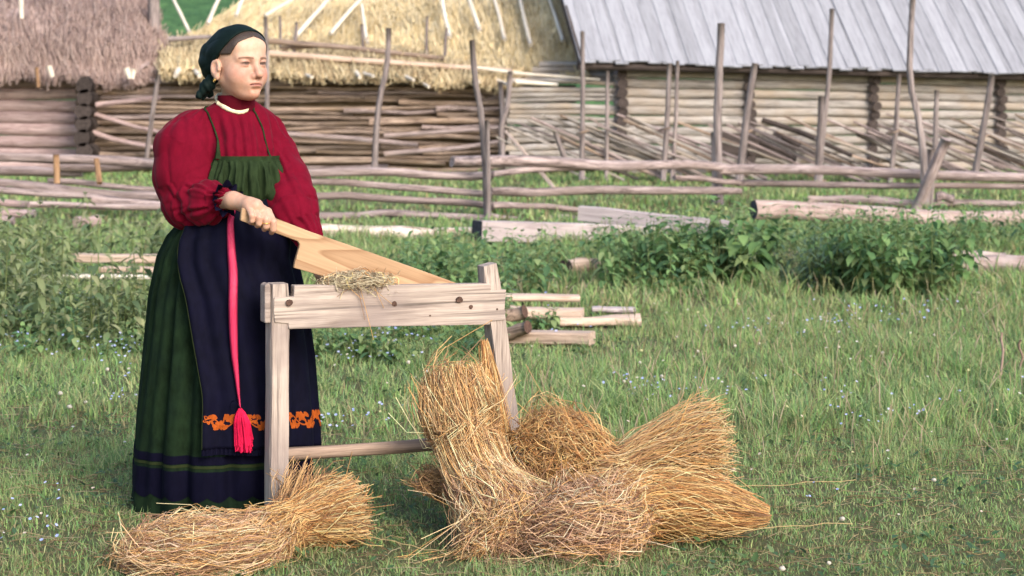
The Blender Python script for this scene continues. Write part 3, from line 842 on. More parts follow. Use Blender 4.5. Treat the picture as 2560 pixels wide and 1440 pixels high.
timber('plank', 'board', 'small pale grey board lying alone in the grass right of the plank stack', (1480, 773, 12.1), (1588, 775, 12.1), 6, M_PINK_, None, 'plank', t=.12)
timber('plank', 'board', 'thin warped board in the grass below the small pale grey board', (1400, 806, 11.4), (1602, 800, 11.4), 10, M_PLANK, None, 'plank', t=.12, bend=.03, twist=.5)
timber('plank', 'board', 'lowest pale plank lying in the grass beyond the right post', (1225, 843, 10.8), (1480, 845, 10.6), 15, M_PLANK, None, 'plank', t=.14)
timber('log_chunk', 'log', 'upper stubby log chunk beside the right end of the bench board', (1228, 800, 11.0), (1312, 778, 10.9), 17, M_POLE, M_PEG)
timber('log_chunk', 'log', 'lower stubby log chunk beside the right post', (1235, 835, 10.75), (1320, 818, 10.6), 17, M_POLE, M_PEG)
timber('log_chunk', 'log', 'small round log end seen just left of the right post', (1184, 829, 10.9), (1232, 829, 10.95), 13, M_POLE, M_PEG)
timber('plank', 'board', 'upper plank lying in the weeds left of the skirt', (190, 644, 14.9), (430, 648, 14.7), 10, M_PLANK, None, 'plank', t=.16)
timber('plank', 'board', 'lower plank lying in the weeds left of the skirt', (255, 674, 14.5), (430, 676, 14.4), 7, M_PLANK, None, 'plank', t=.14)
timber('plank', 'board', 'long whitish lath showing through the nettles at the left', (60, 690, 14.0), (400, 693, 13.8), 5, M_WHITE, None, 'plank', t=.1)
timber('log', 'log', 'topmost log of the small pile at the left edge', (-260, 500, 20.4), (72, 512, 20.4), 10, M_SHED)
timber('log', 'log', 'middle log of the small pile at the left edge', (-260, 520, 20.1), (88, 534, 20.1), 11, M_SHED)
timber('log', 'log', 'bottom log of the small pile at the left edge', (-260, 544, 19.8), (36, 552, 19.8), 11, M_SHED)
timber('wood_block', 'log', 'short pinkish wood block lying before the left rail fence', (190, 556, 19.6), (245, 550, 19.8), 15, M_SHED, M_PLANK)
timber('twig', 'log', 'thin dry twig standing in the grass near the right edge', (2505, 832, 9.1), (2489, 962, 8.95), 3.4, M_POLE, None, 'twig', crook=.012, group='dry twigs')
timber('twig', 'log', 'short dry twig standing in the grass at the very right edge', (2551, 850, 9.2), (2552, 940, 9.2), 3.4, M_POLE, None, 'twig', crook=.012, group='dry twigs')
# ================================================================== the woman
def fabric(name, color, weave=900, bump=.15, rough=.85, mott=.25, sheen=.0, tint=None, fold=0):
    t = NT(name)
    tc = t.node('ShaderNodeTexCoord').outputs['Object']
    n = t.noise(t.mapv(tc, (1, 1, .6)), 30, 5, .65)
    n2 = t.noise(tc, weave, 2, .5)
    c = t.mix(1.0, color, t.ramp(n, [(.3, (1 - mott,) * 3), (.7, (1 + mott * .6,) * 3)]), 'MULTIPLY')
    if tint is not None: c = t.mix(t.ramp(t.noise(tc, 9, 3, .6), [(.45, (0, 0, 0)), (.75, (.6, .6, .6))]), c, tint)
    t.bump(t.math('ADD', t.math('MULTIPLY', n, 1.0), t.math('MULTIPLY', n2, .12)), bump, .006)
    t.b.inputs['Sheen Weight'].default_value = sheen
    t.b.inputs['Sheen Roughness'].default_value = .4
    return t.done(c, rough, .06)

M_RED = fabric('crimson_cotton', (.135, .0028, .0145), mott=.2, bump=.12, sheen=.05)
M_REDD = fabric('dark_red_cotton', (.085, .004, .011), mott=.3)
M_GREEN = fabric('green_wool', (.010, .021, .0095), mott=.5, bump=.3, rough=.9, tint=(.005, .011, .010))
M_GREENB = fabric('green_bodice_cotton', (.022, .037, .015), mott=.4, bump=.3)
M_NAVY = fabric('navy_apron_cloth', (.0042, .0042, .0125), mott=.35, bump=.2, rough=.8, tint=(.0035, .003, .016))
M_BAND = fabric('navy_braid', (.0032, .003, .011), mott=.2)
M_SCARF = fabric('black_green_silk', (.006, .013, .012), mott=.3, rough=.6, bump=.2)
M_CUFF = fabric('navy_lace', (.008, .007, .024), mott=.3)
M_STRIPE = fabric('olive_piping', (.022, .030, .011), mott=.2)
M_ORANGE = fabric('orange_embroidery', (.36, .075, .012), mott=.35, weave=500)
M_CREAM = fabric('cream_necklace', (.78, .66, .45), mott=.35, bump=.5)
_t = NT('pink_satin'); _n = _t.noise(_t.mapv(_t.node('ShaderNodeTexCoord').outputs['Object'], (260, 260, 9)), 1, 3, .6); _t.bump(_n, .35, .003); M_PINK = _t.done(_t.ramp(_n, [(.3, (.40, .010, .05)), (.7, (.60, .03, .11))]), .5, .35); _t.b.inputs['Anisotropic'].default_value = .5
M_TASSEL = fabric('pink_silk_tassel', (.60, .012, .065), mott=.4, rough=.5)
_t = NT('gold'); M_GOLD = _t.done((.8, .52, .16), .3, .5); _t.b.inputs['Metallic'].default_value = 1.0
_t = NT('skin')
_a = _t.node('ShaderNodeVertexColor', layer_name='col')
_tc = _t.node('ShaderNodeTexCoord').outputs['Object']
_n = _t.noise(_tc, 60, 4, .6)
_t.done(_t.mix(1.0, _a.outputs[0], _t.ramp(_n, [(.3, (.92, .84, .80)), (.7, (1.05, 1.05, 1.04))]), 'MULTIPLY'), .48, .35)
_t.b.inputs['Subsurface Weight'].default_value = .12
_t.b.inputs['Subsurface Radius'].default_value = (.012, .005, .003)
_t.b.inputs['Subsurface Scale'].default_value = .12
_t.bump(_t.noise(_tc, 420, 3, .6), .08, .002)
M_SKIN = _t.m
_t = NT('brown_hair')
_tc = _t.node('ShaderNodeTexCoord').outputs['Object']
_n = _t.noise(_t.mapv(_tc, (60, 60, 14)), 6, 4, .6)
_t.bump(_n, .5, .004)
M_HAIR = _t.done(_t.ramp(_n, [(.3, (.018, .011, .008)), (.7, (.075, .048, .034))]), .45, .4)

WY = 6.27                                    # how far she stands from the lens
HP = np.array(P(597, 175, 6.22))             # head centre at ear level
PSI = rad(45)
HF = np.array([math.sin(PSI), -math.cos(PSI), 0.03]); HF /= np.linalg.norm(HF)
HL = np.array([math.cos(PSI), math.sin(PSI), 0.0]); HU = np.cross(HF, HL) * -1
if HU[2] < 0: HU = -HU
HM = np.stack([HF, HL, HU])
def H(f, l, u): return HP + HF * f + HL * l + HU * u

BET = rad(26)
BM = np.array([[math.sin(BET), -math.cos(BET), 0], [math.cos(BET), math.sin(BET), 0], [0, 0, 1.]])   # front, left, up

# paddle handle line, used by hand and paddle
def PD(x, y, off=0.0):
    """point on the scutching blade's plane"""
    return P(x, y, 5.965 + (x - 690) * 0.00052 + off)

body = Field(axis((-1.24, -1.05, .012), (-1.05, -.735, .0025), (-.735, -.69, .006), (-.69, -.575, .003), (-.575, -.5, .012)),
             axis((5.87, 6.06, .0025), (6.06, 6.33, .0025), (6.33, 6.6, .014)),
             axis((0.0, .73, .018), (.73, .87, .003), (.87, .925, .010), (.925, 1.085, .0025), (1.085, 1.335, .012), (1.335, 1.64, .0024)))
_B = body
# head
_B.ell(H(-.008, 0, .050), (.100, .083, .094), HM, 0)
_B.ell(H(.030, 0, -.016), (.064, .066, .080), HM, .03)
for s in (-1, 1):
    _B.ell(H(.046, s * .039, -.022), (.034, .032, .034), HM, .03)
    _B.cone(H(-.008, s * .058, -.034), H(.052, s * .015, -.080), .016, .017, .028)
_B.ell(H(.072, 0, -.082), (.022, .023, .018), HM, .02)
_B.ell(H(.062, 0, .075), (.028, .060, .040), HM, .03)
for s in (-1, 1):
    _B.cone(H(.089, s * .010, .034), H(.071, s * .050, .034), .010, .006, .02)
    _B.ell(H(.102, s * .034, .017), (.023, .021, .0150), HM, .010, 'sub')
_B.cone(H(.090, 0, .028), H(.110, 0, -.014), .0085, .0110, .014)
_B.ell(H(.113, 0, -.021), (.0135, .0130, .0112), HM, .009)
for s in (-1, 1):
    _B.ell(H(.096, s * .0135, -.025), (.0115, .0088, .0085), HM, .007)
    _B.ell(H(.104, s * .0065, -.0345), (.005, .0036, .004), HM, .004, 'sub')
    # eyeball and lids
    _B.ell(H(.0755, s * .034, .018), (.0145, .0165, .0138), HM, .003)
    _B.ell(H(.0775, s * .034, .0235), (.0145, .0172, .0088), HM, .004)
    _B.ell(H(.0765, s * .034, .0105), (.0140, .0165, .0065), HM, .006)
# mouth
_B.ell(H(.079, 0, -.051), (.022, .030, .020), HM, .02)
_B.cone(H(.0965, -.007, -.0475), H(.0965, .007, -.0475), .0052, .0052, .006)
for s in (-1, 1): _B.cone(H(.0965, s * .006, -.0475), H(.085, s * .024, -.0515), .0050, .0028, .006)
_B.cone(H(.094, -.010, -.0575), H(.094, .010, -.0575), .0062, .0062, .007)
for s in (-1, 1): _B.cone(H(.104, s * .003, -.0518), H(.089, s * .026, -.0535), .0024, .0018, .003) if False else None
_X = [H(.1015, l, -.0522 - .03 * abs(l)) for l in (-.024, -.012, 0, .012, .024)]
for i in range(4): _B.cone(_X[i] - HF * (.012 * (abs(i - 2) > 1 or i == 3 or i == 0)), _X[i + 1] - HF * (.012 * (i + 1 in (4,) or i + 1 == 0)), .0018, .0018, .003, 'sub')
_B.ell(H(.099, 0, -.0695), (.012, .018, .006), HM, .010, 'sub')
# ears
for s in (-1, 1):
    EM = np.stack([HF * .96 - HL * s * .25, HL * s * .96 + HF * .25, HU])
    _B.ell(H(-.008, s * .089, .004), (.021, .010, .033), EM, .006)
    _B.ell(H(-.004, s * .098, .009), (.012, .0075, .020), EM, .004, 'sub')
    _B.ell(H(-.002, s * .089, -.024), (.010, .008, .012), EM, .006)
    _B.ell(H(.010, s * .089, .000), (.006, .006, .008), EM, .004)
# neck, trunk, legs
NB = np.array(P(588, 292, 6.265))
_B.cone(H(-.018, 0, -.055), NB, .048, .047, .03)
TC = np.array(P(605, 385, WY))
_B.ell(TC, (.085, .125, .18), BM, .05)
_B.ell(np.array(P(600, 520, WY)), (.10, .13, .16), BM, .06)
_B.ell(np.array(P(592, 600, WY)), (.12, .155, .16), BM, .06)
for sx in (-1, 1):
    hp = np.array(P(585, 660, WY)) + BM[1] * sx * .075
    kn = np.array(P(578, 930, WY - .02)) + BM[1] * sx * .075
    an = np.array(P(572, 1215, WY)) + BM[1] * sx * .07
    _B.chain([hp, kn, an], [.075, .052, .036], .04)
    _B.cone(an, an + BM[0] * .13 - np.array([0, 0, .045]), .036, .026, .03)
# arms
RS, RE, RW = np.array(P(478, 318, 6.215)), np.array(P(466, 505, 6.19)), np.array(P(583, 501, 5.995))
_B.chain([RS, RE], [.044, .040], .02)
_B.chain([RE, RW], [.042, .0265], .02)
LS, LE, LW = np.array(P(668, 340, 6.30)), np.array(P(732, 518, 6.20)), np.array(P(793, 660, 6.10))
_B.chain([LS, LE], [.040, .038], .02)
_B.chain([LE, LW], [.042, .026], .02)
# right hand closed over the handle
def hy(x): return 561 + (x - 690) * .356      # handle axis row at column x
def HD(x, dy, dY): return np.array(PD(x, hy(x) + dy, dY))
_B.cone(RW, HD(640, -28, -.006), .0265, .024, .018)
KN = {}
for i, (x, r) in enumerate([(682, .0108), (664, .0112), (646, .0106), (629, .0094)]):
    mcp = HD(x - 12 + 2 * i, -25 + 3.0 * i, -.010 + .001 * i)
    pip = HD(x + 1, -4 + 1 * i, -.040 + .002 * i)
    dip = HD(x + 1, 15 - 1 * i, -.036 + .002 * i)
    tip = HD(x - 3, 24 - 2 * i, -.016)
    KN[i] = (mcp, pip, dip, tip)
    _B.cone(RW + np.array([.028, 0, -.001]) + np.array([.002, 0, -.0075]) * i, mcp, .017, r * 1.18, .012)
    _B.cone(mcp, pip, r * 1.16, r * 1.08, .0035)
    _B.cone(pip, dip, r * 1.06, r * .97, .0022)
    _B.cone(dip, tip, r * .97, r * .82, .0022)
_B.cone(HD(622, -26, .012), HD(672, -14, .018), .018, .014, .016)      # thumb root on the far side of the handle
_B.chain([HD(628, -22, .018), HD(655, -3, .030), HD(682, -3, .032)], [.015, .0118, .0095], .006)
# left hand holding the flax behind the board
_B.cone(LW, np.array(P(806, 694, 6.10)), .024, .022, .014)
for i in range(4):
    a = np.array(P(803 + 2 * i, 694 + 3 * i, 6.078 + .014 * i))
    b = np.array(P(822 + 3 * i, 700 + 4 * i, 6.058 + .014 * i)); c = np.array(P(832 + 2 * i, 716 + 3 * i, 6.062 + .014 * i))
    _B.chain([a, b, c], [.0115, .0098, .0085], .004)
_B.chain([np.array(P(796, 686, 6.075)), np.array(P(806, 690, 6.056)), np.array(P(815, 704, 6.05))], [.013, .0115, .009], .005)
V, F = body.mesh()
V = relax(V, F, 1, .35)
q = (V - HP) @ HM.T
f, l, u = q[:, 0], q[:, 1], q[:, 2]
al = np.abs(l)
col = np.tile(np.array([.52, .32, .23]), (len(V), 1))
def blend(c, wgt):
    global col
    wgt = np.clip(wgt, 0, 1)[:, None]; col = col * (1 - wgt) + np.array(c) * wgt
hd = (u > -.12) & (u < .2) & (np.abs(f) < .15)
gs = lambda d2, s: np.exp(-d2 / (2 * s * s)) * hd
blend((.52, .215, .17), .62 * gs((al - .046) ** 2 + (u + .018) ** 2 * 1.4, .022) * (f > .02))
blend((.50, .22, .165), .40 * gs((f - .11) ** 2 + l ** 2 + (u + .024) ** 2, .012))
blend((.48, .21, .155), .45 * gs(al ** 2 * .3 + (u + .088) ** 2, .018) * (f > .02))
blend((.66, .45, .33), .6 * gs(al ** 2 * .3 + (u - .085) ** 2, .028))
lipw = np.exp(-((u + .0525) / .0068) ** 4 - (l / .0245) ** 4) * (f > .07) * hd
blend((.40, .155, .125), .75 * lipw)
blend((.14, .04, .035), .95 * np.exp(-((u + .0522 + .06 * al) / .0026) ** 2) * (al < .026) * (f > .07) * hd)
brow = np.exp(-((u - (.0365 - 4.2 * (al - .036) ** 2)) / .0034) ** 2) * (al > .014) * (al < .058) * (f > .04) * hd
blend((.11, .052, .03), .95 * brow)
eye = np.exp(-((u - .0165) / .0042) ** 4 - ((al - .034) / .0135) ** 4) * (f > .06) * hd
blend((.17, .11, .09), .9 * eye)  # eye whites toned dark, shadow put into the skin colour
blend((.07, .05, .04), .95 * np.exp(-(((al - .0335 + .0035 * np.sign(l))) ** 2 + (u - .0165) ** 2) / .0063 ** 2) * (f > .06) * hd)
blend((.03, .014, .010), 1.0 * np.exp(-((u - (.0215 - 14 * (al - .034) ** 2)) / .0038) ** 2 - ((al - .034) / .0165) ** 6) * (f > .055) * hd)
blend((.46, .24, .19), .45 * np.exp(-((u - (.0105 + 10 * (al - .034) ** 2)) / .0028) ** 2 - ((al - .034) / .0165) ** 6) * (f > .055) * hd)
blend((.50, .27, .21), .45 * np.exp(-((u - .029) / .006) ** 2 - ((al - .030) / .018) ** 4) * (f > .055) * hd)
blend((.24, .09, .07), .8 * gs((al - .0068) ** 2 + (u + .0335) ** 2, .0032) * (f > .09))
blend((.58, .30, .24), .5 * gs((al - .095) ** 2 + (f + .002) ** 2 + (u - .006) ** 2, .010))
for i in KN:                                    # knuckles and finger tips a little redder
    for pnt, wv in ((KN[i][0], .35), (KN[i][1], .4), (KN[i][3], .5)):
        blend((.60, .30, .23), wv * np.exp(-((V - pnt) ** 2).sum(1) / (2 * .010 ** 2)))
person = npmesh('person', V, F, M_SKIN, None, True, col)
tag(person, 'woman in crimson blouse, green sarafan and navy apron holding the wooden scutching blade', 'person')

def bvh_of(*objs):
    from mathutils.bvhtree import BVHTree
    vs, fs, off = [], [], 0
    for o in objs:
        me = o.data
        vs += [tuple(v.co) for v in me.vertices]
        fs += [[i + off for i in p.vertices] for p in me.polygons]
        off = len(vs)
    return BVHTree.FromPolygons(vs, fs)
def onto(bvh, x, y, off=.004):
    o = Vector((0, 0, CH)); d = (P(x, y, 6.0) - o).normalized()
    h, n, i, dist = bvh.ray_cast(o, d)
    if h is None: return None
    if n.dot(d) > 0: n = -n
    return h + n * off

# hair
hf = Field(axis((HP[0] - .125, HP[0] + .125, .0026)), axis((HP[1] - .13, HP[1] + .14, .0026)), axis((HP[2] - .06, HP[2] + .17, .0026)))
hf.ell(H(-.008, 0, .050), (.1045, .0925, .0995), HM, 0)
hf.ell(H(.058, 0, .078), (.030, .062, .042), HM, .03)
X, Y, Z = hf.x[:, None, None] - HP[0], hf.y[None, :, None] - HP[1], hf.z[None, None, :] - HP[2]
gf, gl, gu = [HM[i][0] * X + HM[i][1] * Y + HM[i][2] * Z for i in range(3)]
ul = .106 - .032 * np.minimum(np.abs(gl) / .08, 1.15) ** 1.5
hf.d = np.maximum(hf.d, np.minimum(ul - gu, (gf - gu + .026 - .042 * np.minimum(np.abs(gl) / .08, 1.1) ** 3) * .75).astype(np.float32))
hf.d = np.maximum(hf.d, (.0016 - np.abs(gl) - np.maximum(0, .04 - gf)).astype(np.float32) * (gu > .05))   # the parting
V, F = hf.mesh(); V = relax(V, F, 1, .4)
hair = npmesh('hair', V, F, M_HAIR, person)
# headscarf
sf = Field(axis((HP[0] - .165, HP[0] + .12, .003)), axis((HP[1] - .13, HP[1] + .17, .003)), axis((HP[2] - .115, HP[2] + .175, .003)))
sf.ell(H(-.006, 0, .052), (.1090, .0970, .1025), HM, 0)
sf.ell(H(.052, 0, .085), (.034, .064, .040), HM, .03)
sf.ell(H(-.082, -.004, .035), (.082, .084, .080), HM, .04)
X, Y, Z = sf.x[:, None, None] - HP[0], sf.y[None, :, None] - HP[1], sf.z[None, None, :] - HP[2]
gf, gl, gu = [HM[i][0] * X + HM[i][1] * Y + HM[i][2] * Z for i in range(3)]
edge = (gf - gu + .058 - .018 * np.minimum(np.abs(gl) / .085, 1.1) ** 2) * .72
ear_gap = (.022 - np.sqrt((gf + .006) ** 2 + (gu + .002) ** 2 * .5)) * (np.abs(gl) > .05)
sf.d = np.maximum(sf.d, edge.astype(np.float32))
sf.d = np.maximum(sf.d, (-(gu + .038 + .25 * (gf + .05)) * .95).astype(np.float32))
V, F = sf.mesh(); V = relax(V, F, 1, .4)
nn = vnormals(V, F); q = (V - HP) @ HM.T
ang = np.arctan2(q[:, 1], q[:, 2] - .02)
w_ = np.clip((.07 - q[:, 0]) / .12, 0, 1)
V = V + .5 * nn * (.0034 * np.sin(9 * ang + 30 * q[:, 0] + 2 * vnoise(V * 20, 4)) + .003 * np.sin(5 * ang - 44 * q[:, 0] + 1) + .002 * vnoise(V * 45, 3) - .004 * (1 - np.abs(vnoise(V * 22, 6))) ** 6)[:, None] * w_[:, None]
scarf = npmesh('headscarf', V, F, M_SCARF, person)
kf = Field(axis((HP[0] - .175, HP[0] + .02, .003)), axis((HP[1] - .09, HP[1] + .17, .003)), axis((HP[2] - .13, HP[2] + .0, .003)))
k0 = H(-.055, -.045, -.030)
kf.ell(np.array(P(519, 214, 6.20)), (.024, .024, .020), None, .01)
kf.cone(np.array(P(531, 198, 6.205)), np.array(P(519, 214, 6.20)), .020, .020, .012)
kf.cone(np.array(P(517, 212, 6.195)), np.array(P(497, 240, 6.19)), .015, .012, .01)
kf.cone(np.array(P(519, 216, 6.20)), np.array(P(508, 243, 6.215)), .013, .010, .006)
kf.cone(np.array(P(521, 214, 6.21)), np.array(P(525, 236, 6.235)), .013, .012, .008)
V, F = kf.mesh(); V = relax(V, F, 1, .4)
V = V + vnormals(V, F) * (.0012 * np.sin(V[:, 0] * 300 + V[:, 2] * 160))[:, None]
npmesh('scarf_knot', V, F, M_SCARF, scarf)
# earring
th = np.linspace(0, 2 * math.pi, 14)
ec = np.array(P(546, 205, 6.13)) if False else H(-.004, -.099, -.036)
pt = np.stack([ec + HF * .0045 * math.cos(a) + HU * .006 * math.sin(a) for a in th])[None]
V, F, _ = tubes(pt, np.array([.0013]), None, 5)
npmesh('earring', V, F, M_GOLD, person)

# blouse
bf = Field(axis((-1.26, -.52, .0046)), axis((5.92, 6.52, .0048)), axis((.86, 1.44, .0046)))
bf.ell(np.array(P(604, 370, WY)), (.104, .138, .165), BM, .03)
bf.ell(np.array(P(610, 385, 6.20)), (.070, .105, .075), BM, .05)
bf.ell(np.array(P(606, 490, WY)), (.100, .122, .12), BM, .05)
bf.cone(P(586, 285, 6.265), P(586, 264, 6.26), .066, .056, .03)
bf.chain([np.array(P(*a)) for a in ((575, 285, 6.25), (480, 322, 6.215))], [.044, .058], .04)
bf.chain([np.array(P(*a)) for a in ((605, 290, 6.28), (672, 330, 6.31))], [.042, .052], .04)
RSL = [((482, 324, 6.215), .062), ((462, 368, 6.20), .101), ((461, 440, 6.185), .101), ((474, 505, 6.17), .088), ((522, 506, 6.085), .070), ((560, 497, 6.025), .034)]
LSL = [((668, 334, 6.30), .055), ((690, 385, 6.29), .070), ((710, 450, 6.25), .082), ((726, 505, 6.20), .086), ((736, 535, 6.165), .074), ((764, 580, 6.13), .046), ((782, 622, 6.11), .034)]
for SL in (RSL, LSL):
    bf.chain([np.array(P(*a)) for a, _ in SL], [r for _, r in SL], .022)
V, F = bf.mesh(); V = relax(V, F, 2, .4)
nn = vnormals(V, F)
def chain_coords(V, SL):
    pts = np.array([np.array(P(*a)) for a, _ in SL]); best = np.full(len(V), 9.); tt = np.zeros(len(V)); ang = np.zeros(len(V)); acc = 0
    for i in range(len(pts) - 1):
        d = pts[i + 1] - pts[i]; L = np.linalg.norm(d); d = d / L
        s_ = ((V - pts[i]) @ d).clip(0, L); c = pts[i] + s_[:, None] * d; r = V - c; dist = np.linalg.norm(r, axis=1) - (SL[i][1] + (SL[i + 1][1] - SL[i][1]) * s_ / L)
        e1 = np.cross(d, [0, 1., 0]); e1 /= np.linalg.norm(e1) + 1e-6; e2 = np.cross(d, e1)
        m = dist < best; best = np.where(m, dist, best); tt = np.where(m, acc + s_, tt); ang = np.where(m, np.arctan2(r @ e2, r @ e1), ang); acc += L
    return best, tt / acc, ang, acc
disp = np.zeros(len(V))
for SL, sd in ((RSL, 1), (LSL, 2)):
    b_, t_, a_, L_ = chain_coords(V, SL)
    m = np.clip(1 - b_ / .03, 0, 1)
    gat = np.clip((t_ - .62) / .3, 0, 1) + .55 * np.clip((.26 - t_) / .2, 0, 1)
    wob = vnoise(np.stack([np.cos(a_) * 2, np.sin(a_) * 2, t_ * 3], 1), sd)
    cr = np.abs(np.sin(4.5 * a_ + 2.6 * wob + 1.5 * t_ * 6))          # long slack folds
    disp += m * (.0050 * gat * np.sin(12 * a_ + 2 * wob) + .0135 * (.45 - cr ** 4 * 1.0) * np.clip(t_ * 2.2, .25, 1) * (.5 + .5 * wob))
    hang = np.clip((t_ - .45) / .2, 0, 1) * np.clip((.85 - t_) / .1, 0, 1)
    disp += m * .006 * hang * np.sin(26 * t_ * 2 + 3 * np.sin(a_ + sd) + wob * 1.5)
q = (V - TC) @ BM.T
fr = np.clip((q[:, 0] + .02) / .06, 0, 1) * np.clip((.13 - np.abs(q[:, 1])) / .03, 0, 1) * (q[:, 2] > -.06) * (q[:, 2] < .16)
disp += fr * (.0036 * np.sin(q[:, 1] * 210 + 1.6 * vnoise(V * 14, 5)) + .0025 * np.sin(q[:, 1] * 95 + 2)) * np.clip((.15 - q[:, 2]) / .05, .15, 1)
disp += .0022 * vnoise(V * 18, 9)
rid = (1 - np.abs(vnoise(V @ np.array([[9., 2, -4], [-2, 9, 3], [5, -3, 8]]), 31))) ** 7 + .7 * (1 - np.abs(vnoise(V @ np.array([[14., -3, 6], [2, 15, -3], [-7, 3, 12]]), 37))) ** 8
disp -= .0026 * rid
V = V + nn * disp[:, None]
blouse = npmesh('blouse', V, F, M_RED, person)
bl_bvh = bvh_of(blouse)
# stand-up collar
def lathe_ring(name, axis_pts, rads, mat, parent, n=48, wav=0., wn=12, sq=.92, cap=False):
    Vv = []
    for (c, r, w) in zip(axis_pts, rads, [wav] * len(rads) if np.isscalar(wav) else wav):
        a = np.linspace(0, 2 * math.pi, n, endpoint=False)
        rr = r + w * np.sin(a * wn + 1.3 * np.sin(a * 3))
        e1 = BM[0]; e2 = BM[1]
        Vv.append(np.array(c)[None] + rr[:, None] * (sq * np.cos(a)[:, None] * e1 + np.sin(a)[:, None] * e2))
    Vv = np.vstack(Vv); k = len(rads)
    i = np.arange(k - 1)[:, None] * n + np.arange(n)[None]; j = np.arange(k - 1)[:, None] * n + (np.arange(n)[None] + 1) % n
    Fv = np.stack([i, j, j + n, i + n], -1).reshape(-1, 4)
    return npmesh(name, Vv, Fv, mat, parent)
ca, cb = np.array(P(590, 278, 6.262)) + BM[0] * .008, np.array(P(587, 240, 6.25)) + BM[0] * .014
lathe_ring('collar', [ca, ca * .6 + cb * .4, cb, cb + np.array([0, 0, .002]), cb - np.array([0, 0, .012])], [.070, .0640, .0620, .060, .056], M_REDD, blouse, sq=1.0)
# necklace band
def strip(name, pts, wid, thick, mat, parent, side=None, taper=None, smooth=True, nsub=6, wave=0.):
    """flat band along world points; wid in the direction side (per point or common)"""
    pts = np.array([np.array(p) for p in pts], float)
    t = np.arange(len(pts)); tt = np.linspace(0, len(pts) - 1, (len(pts) - 1) * nsub + 1)
    # catmull-rom
    pp = np.vstack([2 * pts[0] - pts[1], pts, 2 * pts[-1] - pts[-2]])
    out = []
    for x in tt:
        i = min(int(x), len(pts) - 2); s = x - i
        a, b, c, d = pp[i], pp[i + 1], pp[i + 2], pp[i + 3]
        out.append(.5 * ((2 * b) + (c - a) * s + (2 * a - 5 * b + 4 * c - d) * s * s + (3 * b - a - 3 * c + d) * s ** 3))
    c = np.array(out); n = len(c)
    T = unit(np.gradient(c, axis=0))
    view = unit(c - np.array([0, 0, CH]))
    sd = unit(np.cross(T, view)) if side is None else unit(np.repeat(np.array(side, float)[None], n, 0))
    nr = unit(np.cross(sd, T)); nr = np.where((nr * view).sum(1, keepdims=True) > 0, -nr, nr)
    wv = np.interp(tt, np.arange(len(pts)), wid) if not np.isscalar(wid) else np.full(n, wid)
    wv = wv * (1 + wave * np.sin(np.arange(n) * 1.9))
    Vv = np.stack([c - sd * wv[:, None] / 2, c - sd * wv[:, None] * .25 + nr * thick * .8, c + nr * thick, c + sd * wv[:, None] * .25 + nr * thick * .8, c + sd * wv[:, None] / 2, c - nr * thick * .3], 1).reshape(-1, 3)
    i = np.arange(n - 1)[:, None] * 6 + np.arange(6)[None]; j = np.arange(n - 1)[:, None] * 6 + (np.arange(6)[None] + 1) % 6
    return npmesh(name, Vv, np.stack([i, j, j + 6, i + 6], -1).reshape(-1, 4), mat, parent, smooth)
nk = [(526, 232), (533, 245), (546, 258), (562, 269), (580, 277), (599, 281), (613, 277), (621, 266), (622, 254)]
# the necklace is a real loop round the neck: far half closes behind
pts = [q for q in (onto(bl_bvh, x, y, .003) for x, y in nk) if q is not None]
c0 = np.array(P(580, 250, 6.262))
bk = [c0 + (np.array(BM[0]) * -.066 * math.cos(a) + np.array(BM[1]) * .072 * math.sin(a)) + np.array([0, 0, .015]) for a in (1.0, 0.35, -.4)]
strip('necklace', pts + bk + [pts[0]],   .018, .005, M_CREAM, person, nsub=5, wave=.07)

# ---- sarafan skirt
SK = [(500, 606, 104), (540, 597, 128), (590, 578, 154), (640, 562, 162), (736, 559, 180), (870, 560, 196), (1040, 556, 212), (1150, 553, 218), (1318, 552, 221)]
_z = np.array([CH - (a[0] - HZ) / FPX * WY for a in SK])[::-1]
_cx = np.array([(a[1] - 1280) / FPX * WY for a in SK])[::-1]
_hw = np.array([a[2] / FPX * WY for a in SK])[::-1]
SKB = .012
def sk(u, z):
    """plain skirt surface (no pleats): angle u from the lens side towards the right"""
    c = np.interp(z, _z, _cx); h = np.interp(z, _z, _hw)
    return np.stack([c + h * np.sin(u), WY - h * .93 * np.cos(u), z], -1), np.stack([np.sin(u), -np.cos(u), 0 * u], -1)
def pleat(u, z):
    dn = np.clip((1.03 - z) / 1.0, 0, 1)
    return (.0075 * np.sin(31 * u + 3 * np.sin(2 * u) + 2.2 * dn) * (1 - .72 * dn) + .0125 * np.sin(11 * u + 1.4 * np.sin(3 * u + 1) + .8 * dn) * (.35 + .65 * dn)
            + .006 * np.sin(19 * u - 1.7 * dn + 2 * np.sin(u * 2)) * np.minimum(1, .3 + dn))
def uvsurf(fn, us, zs, wrap=True):
    U, Zz = np.meshgrid(us, zs)
    Vv = fn(U.ravel(), Zz.ravel())
    nu, nz = len(us), len(zs)
    k = nu if wrap else nu - 1
    i = np.arange(nz - 1)[:, None] * nu + np.arange(k)[None]; j = np.arange(nz - 1)[:, None] * nu + (np.arange(k)[None] + 1) % nu
    return Vv, np.stack([i, i + nu, j + nu, j], -1).reshape(-1, 4)
def skirt_fn(off):
    def fn(u, z):
        p, n = sk(u, z)
        hem = np.clip((.10 - z) / .1, 0, 1)
        return p + n * (pleat(u, z) + off + .012 * hem * np.sin(7 * u + 1))[:, None]
    return fn
us = np.linspace(-math.pi, math.pi, 420, endpoint=False)
V, F = uvsurf(skirt_fn(0), us, np.linspace(1.03, SKB, 70))
skirt = npmesh('skirt', V, F, M_GREEN, person)
zz = lambda y: CH - (y - HZ) / FPX * (WY - .3)
V, F = uvsurf(skirt_fn(.0022), us, np.linspace(zz(1146), zz(1167), 5)); npmesh('braid', V, F, M_BAND, skirt)
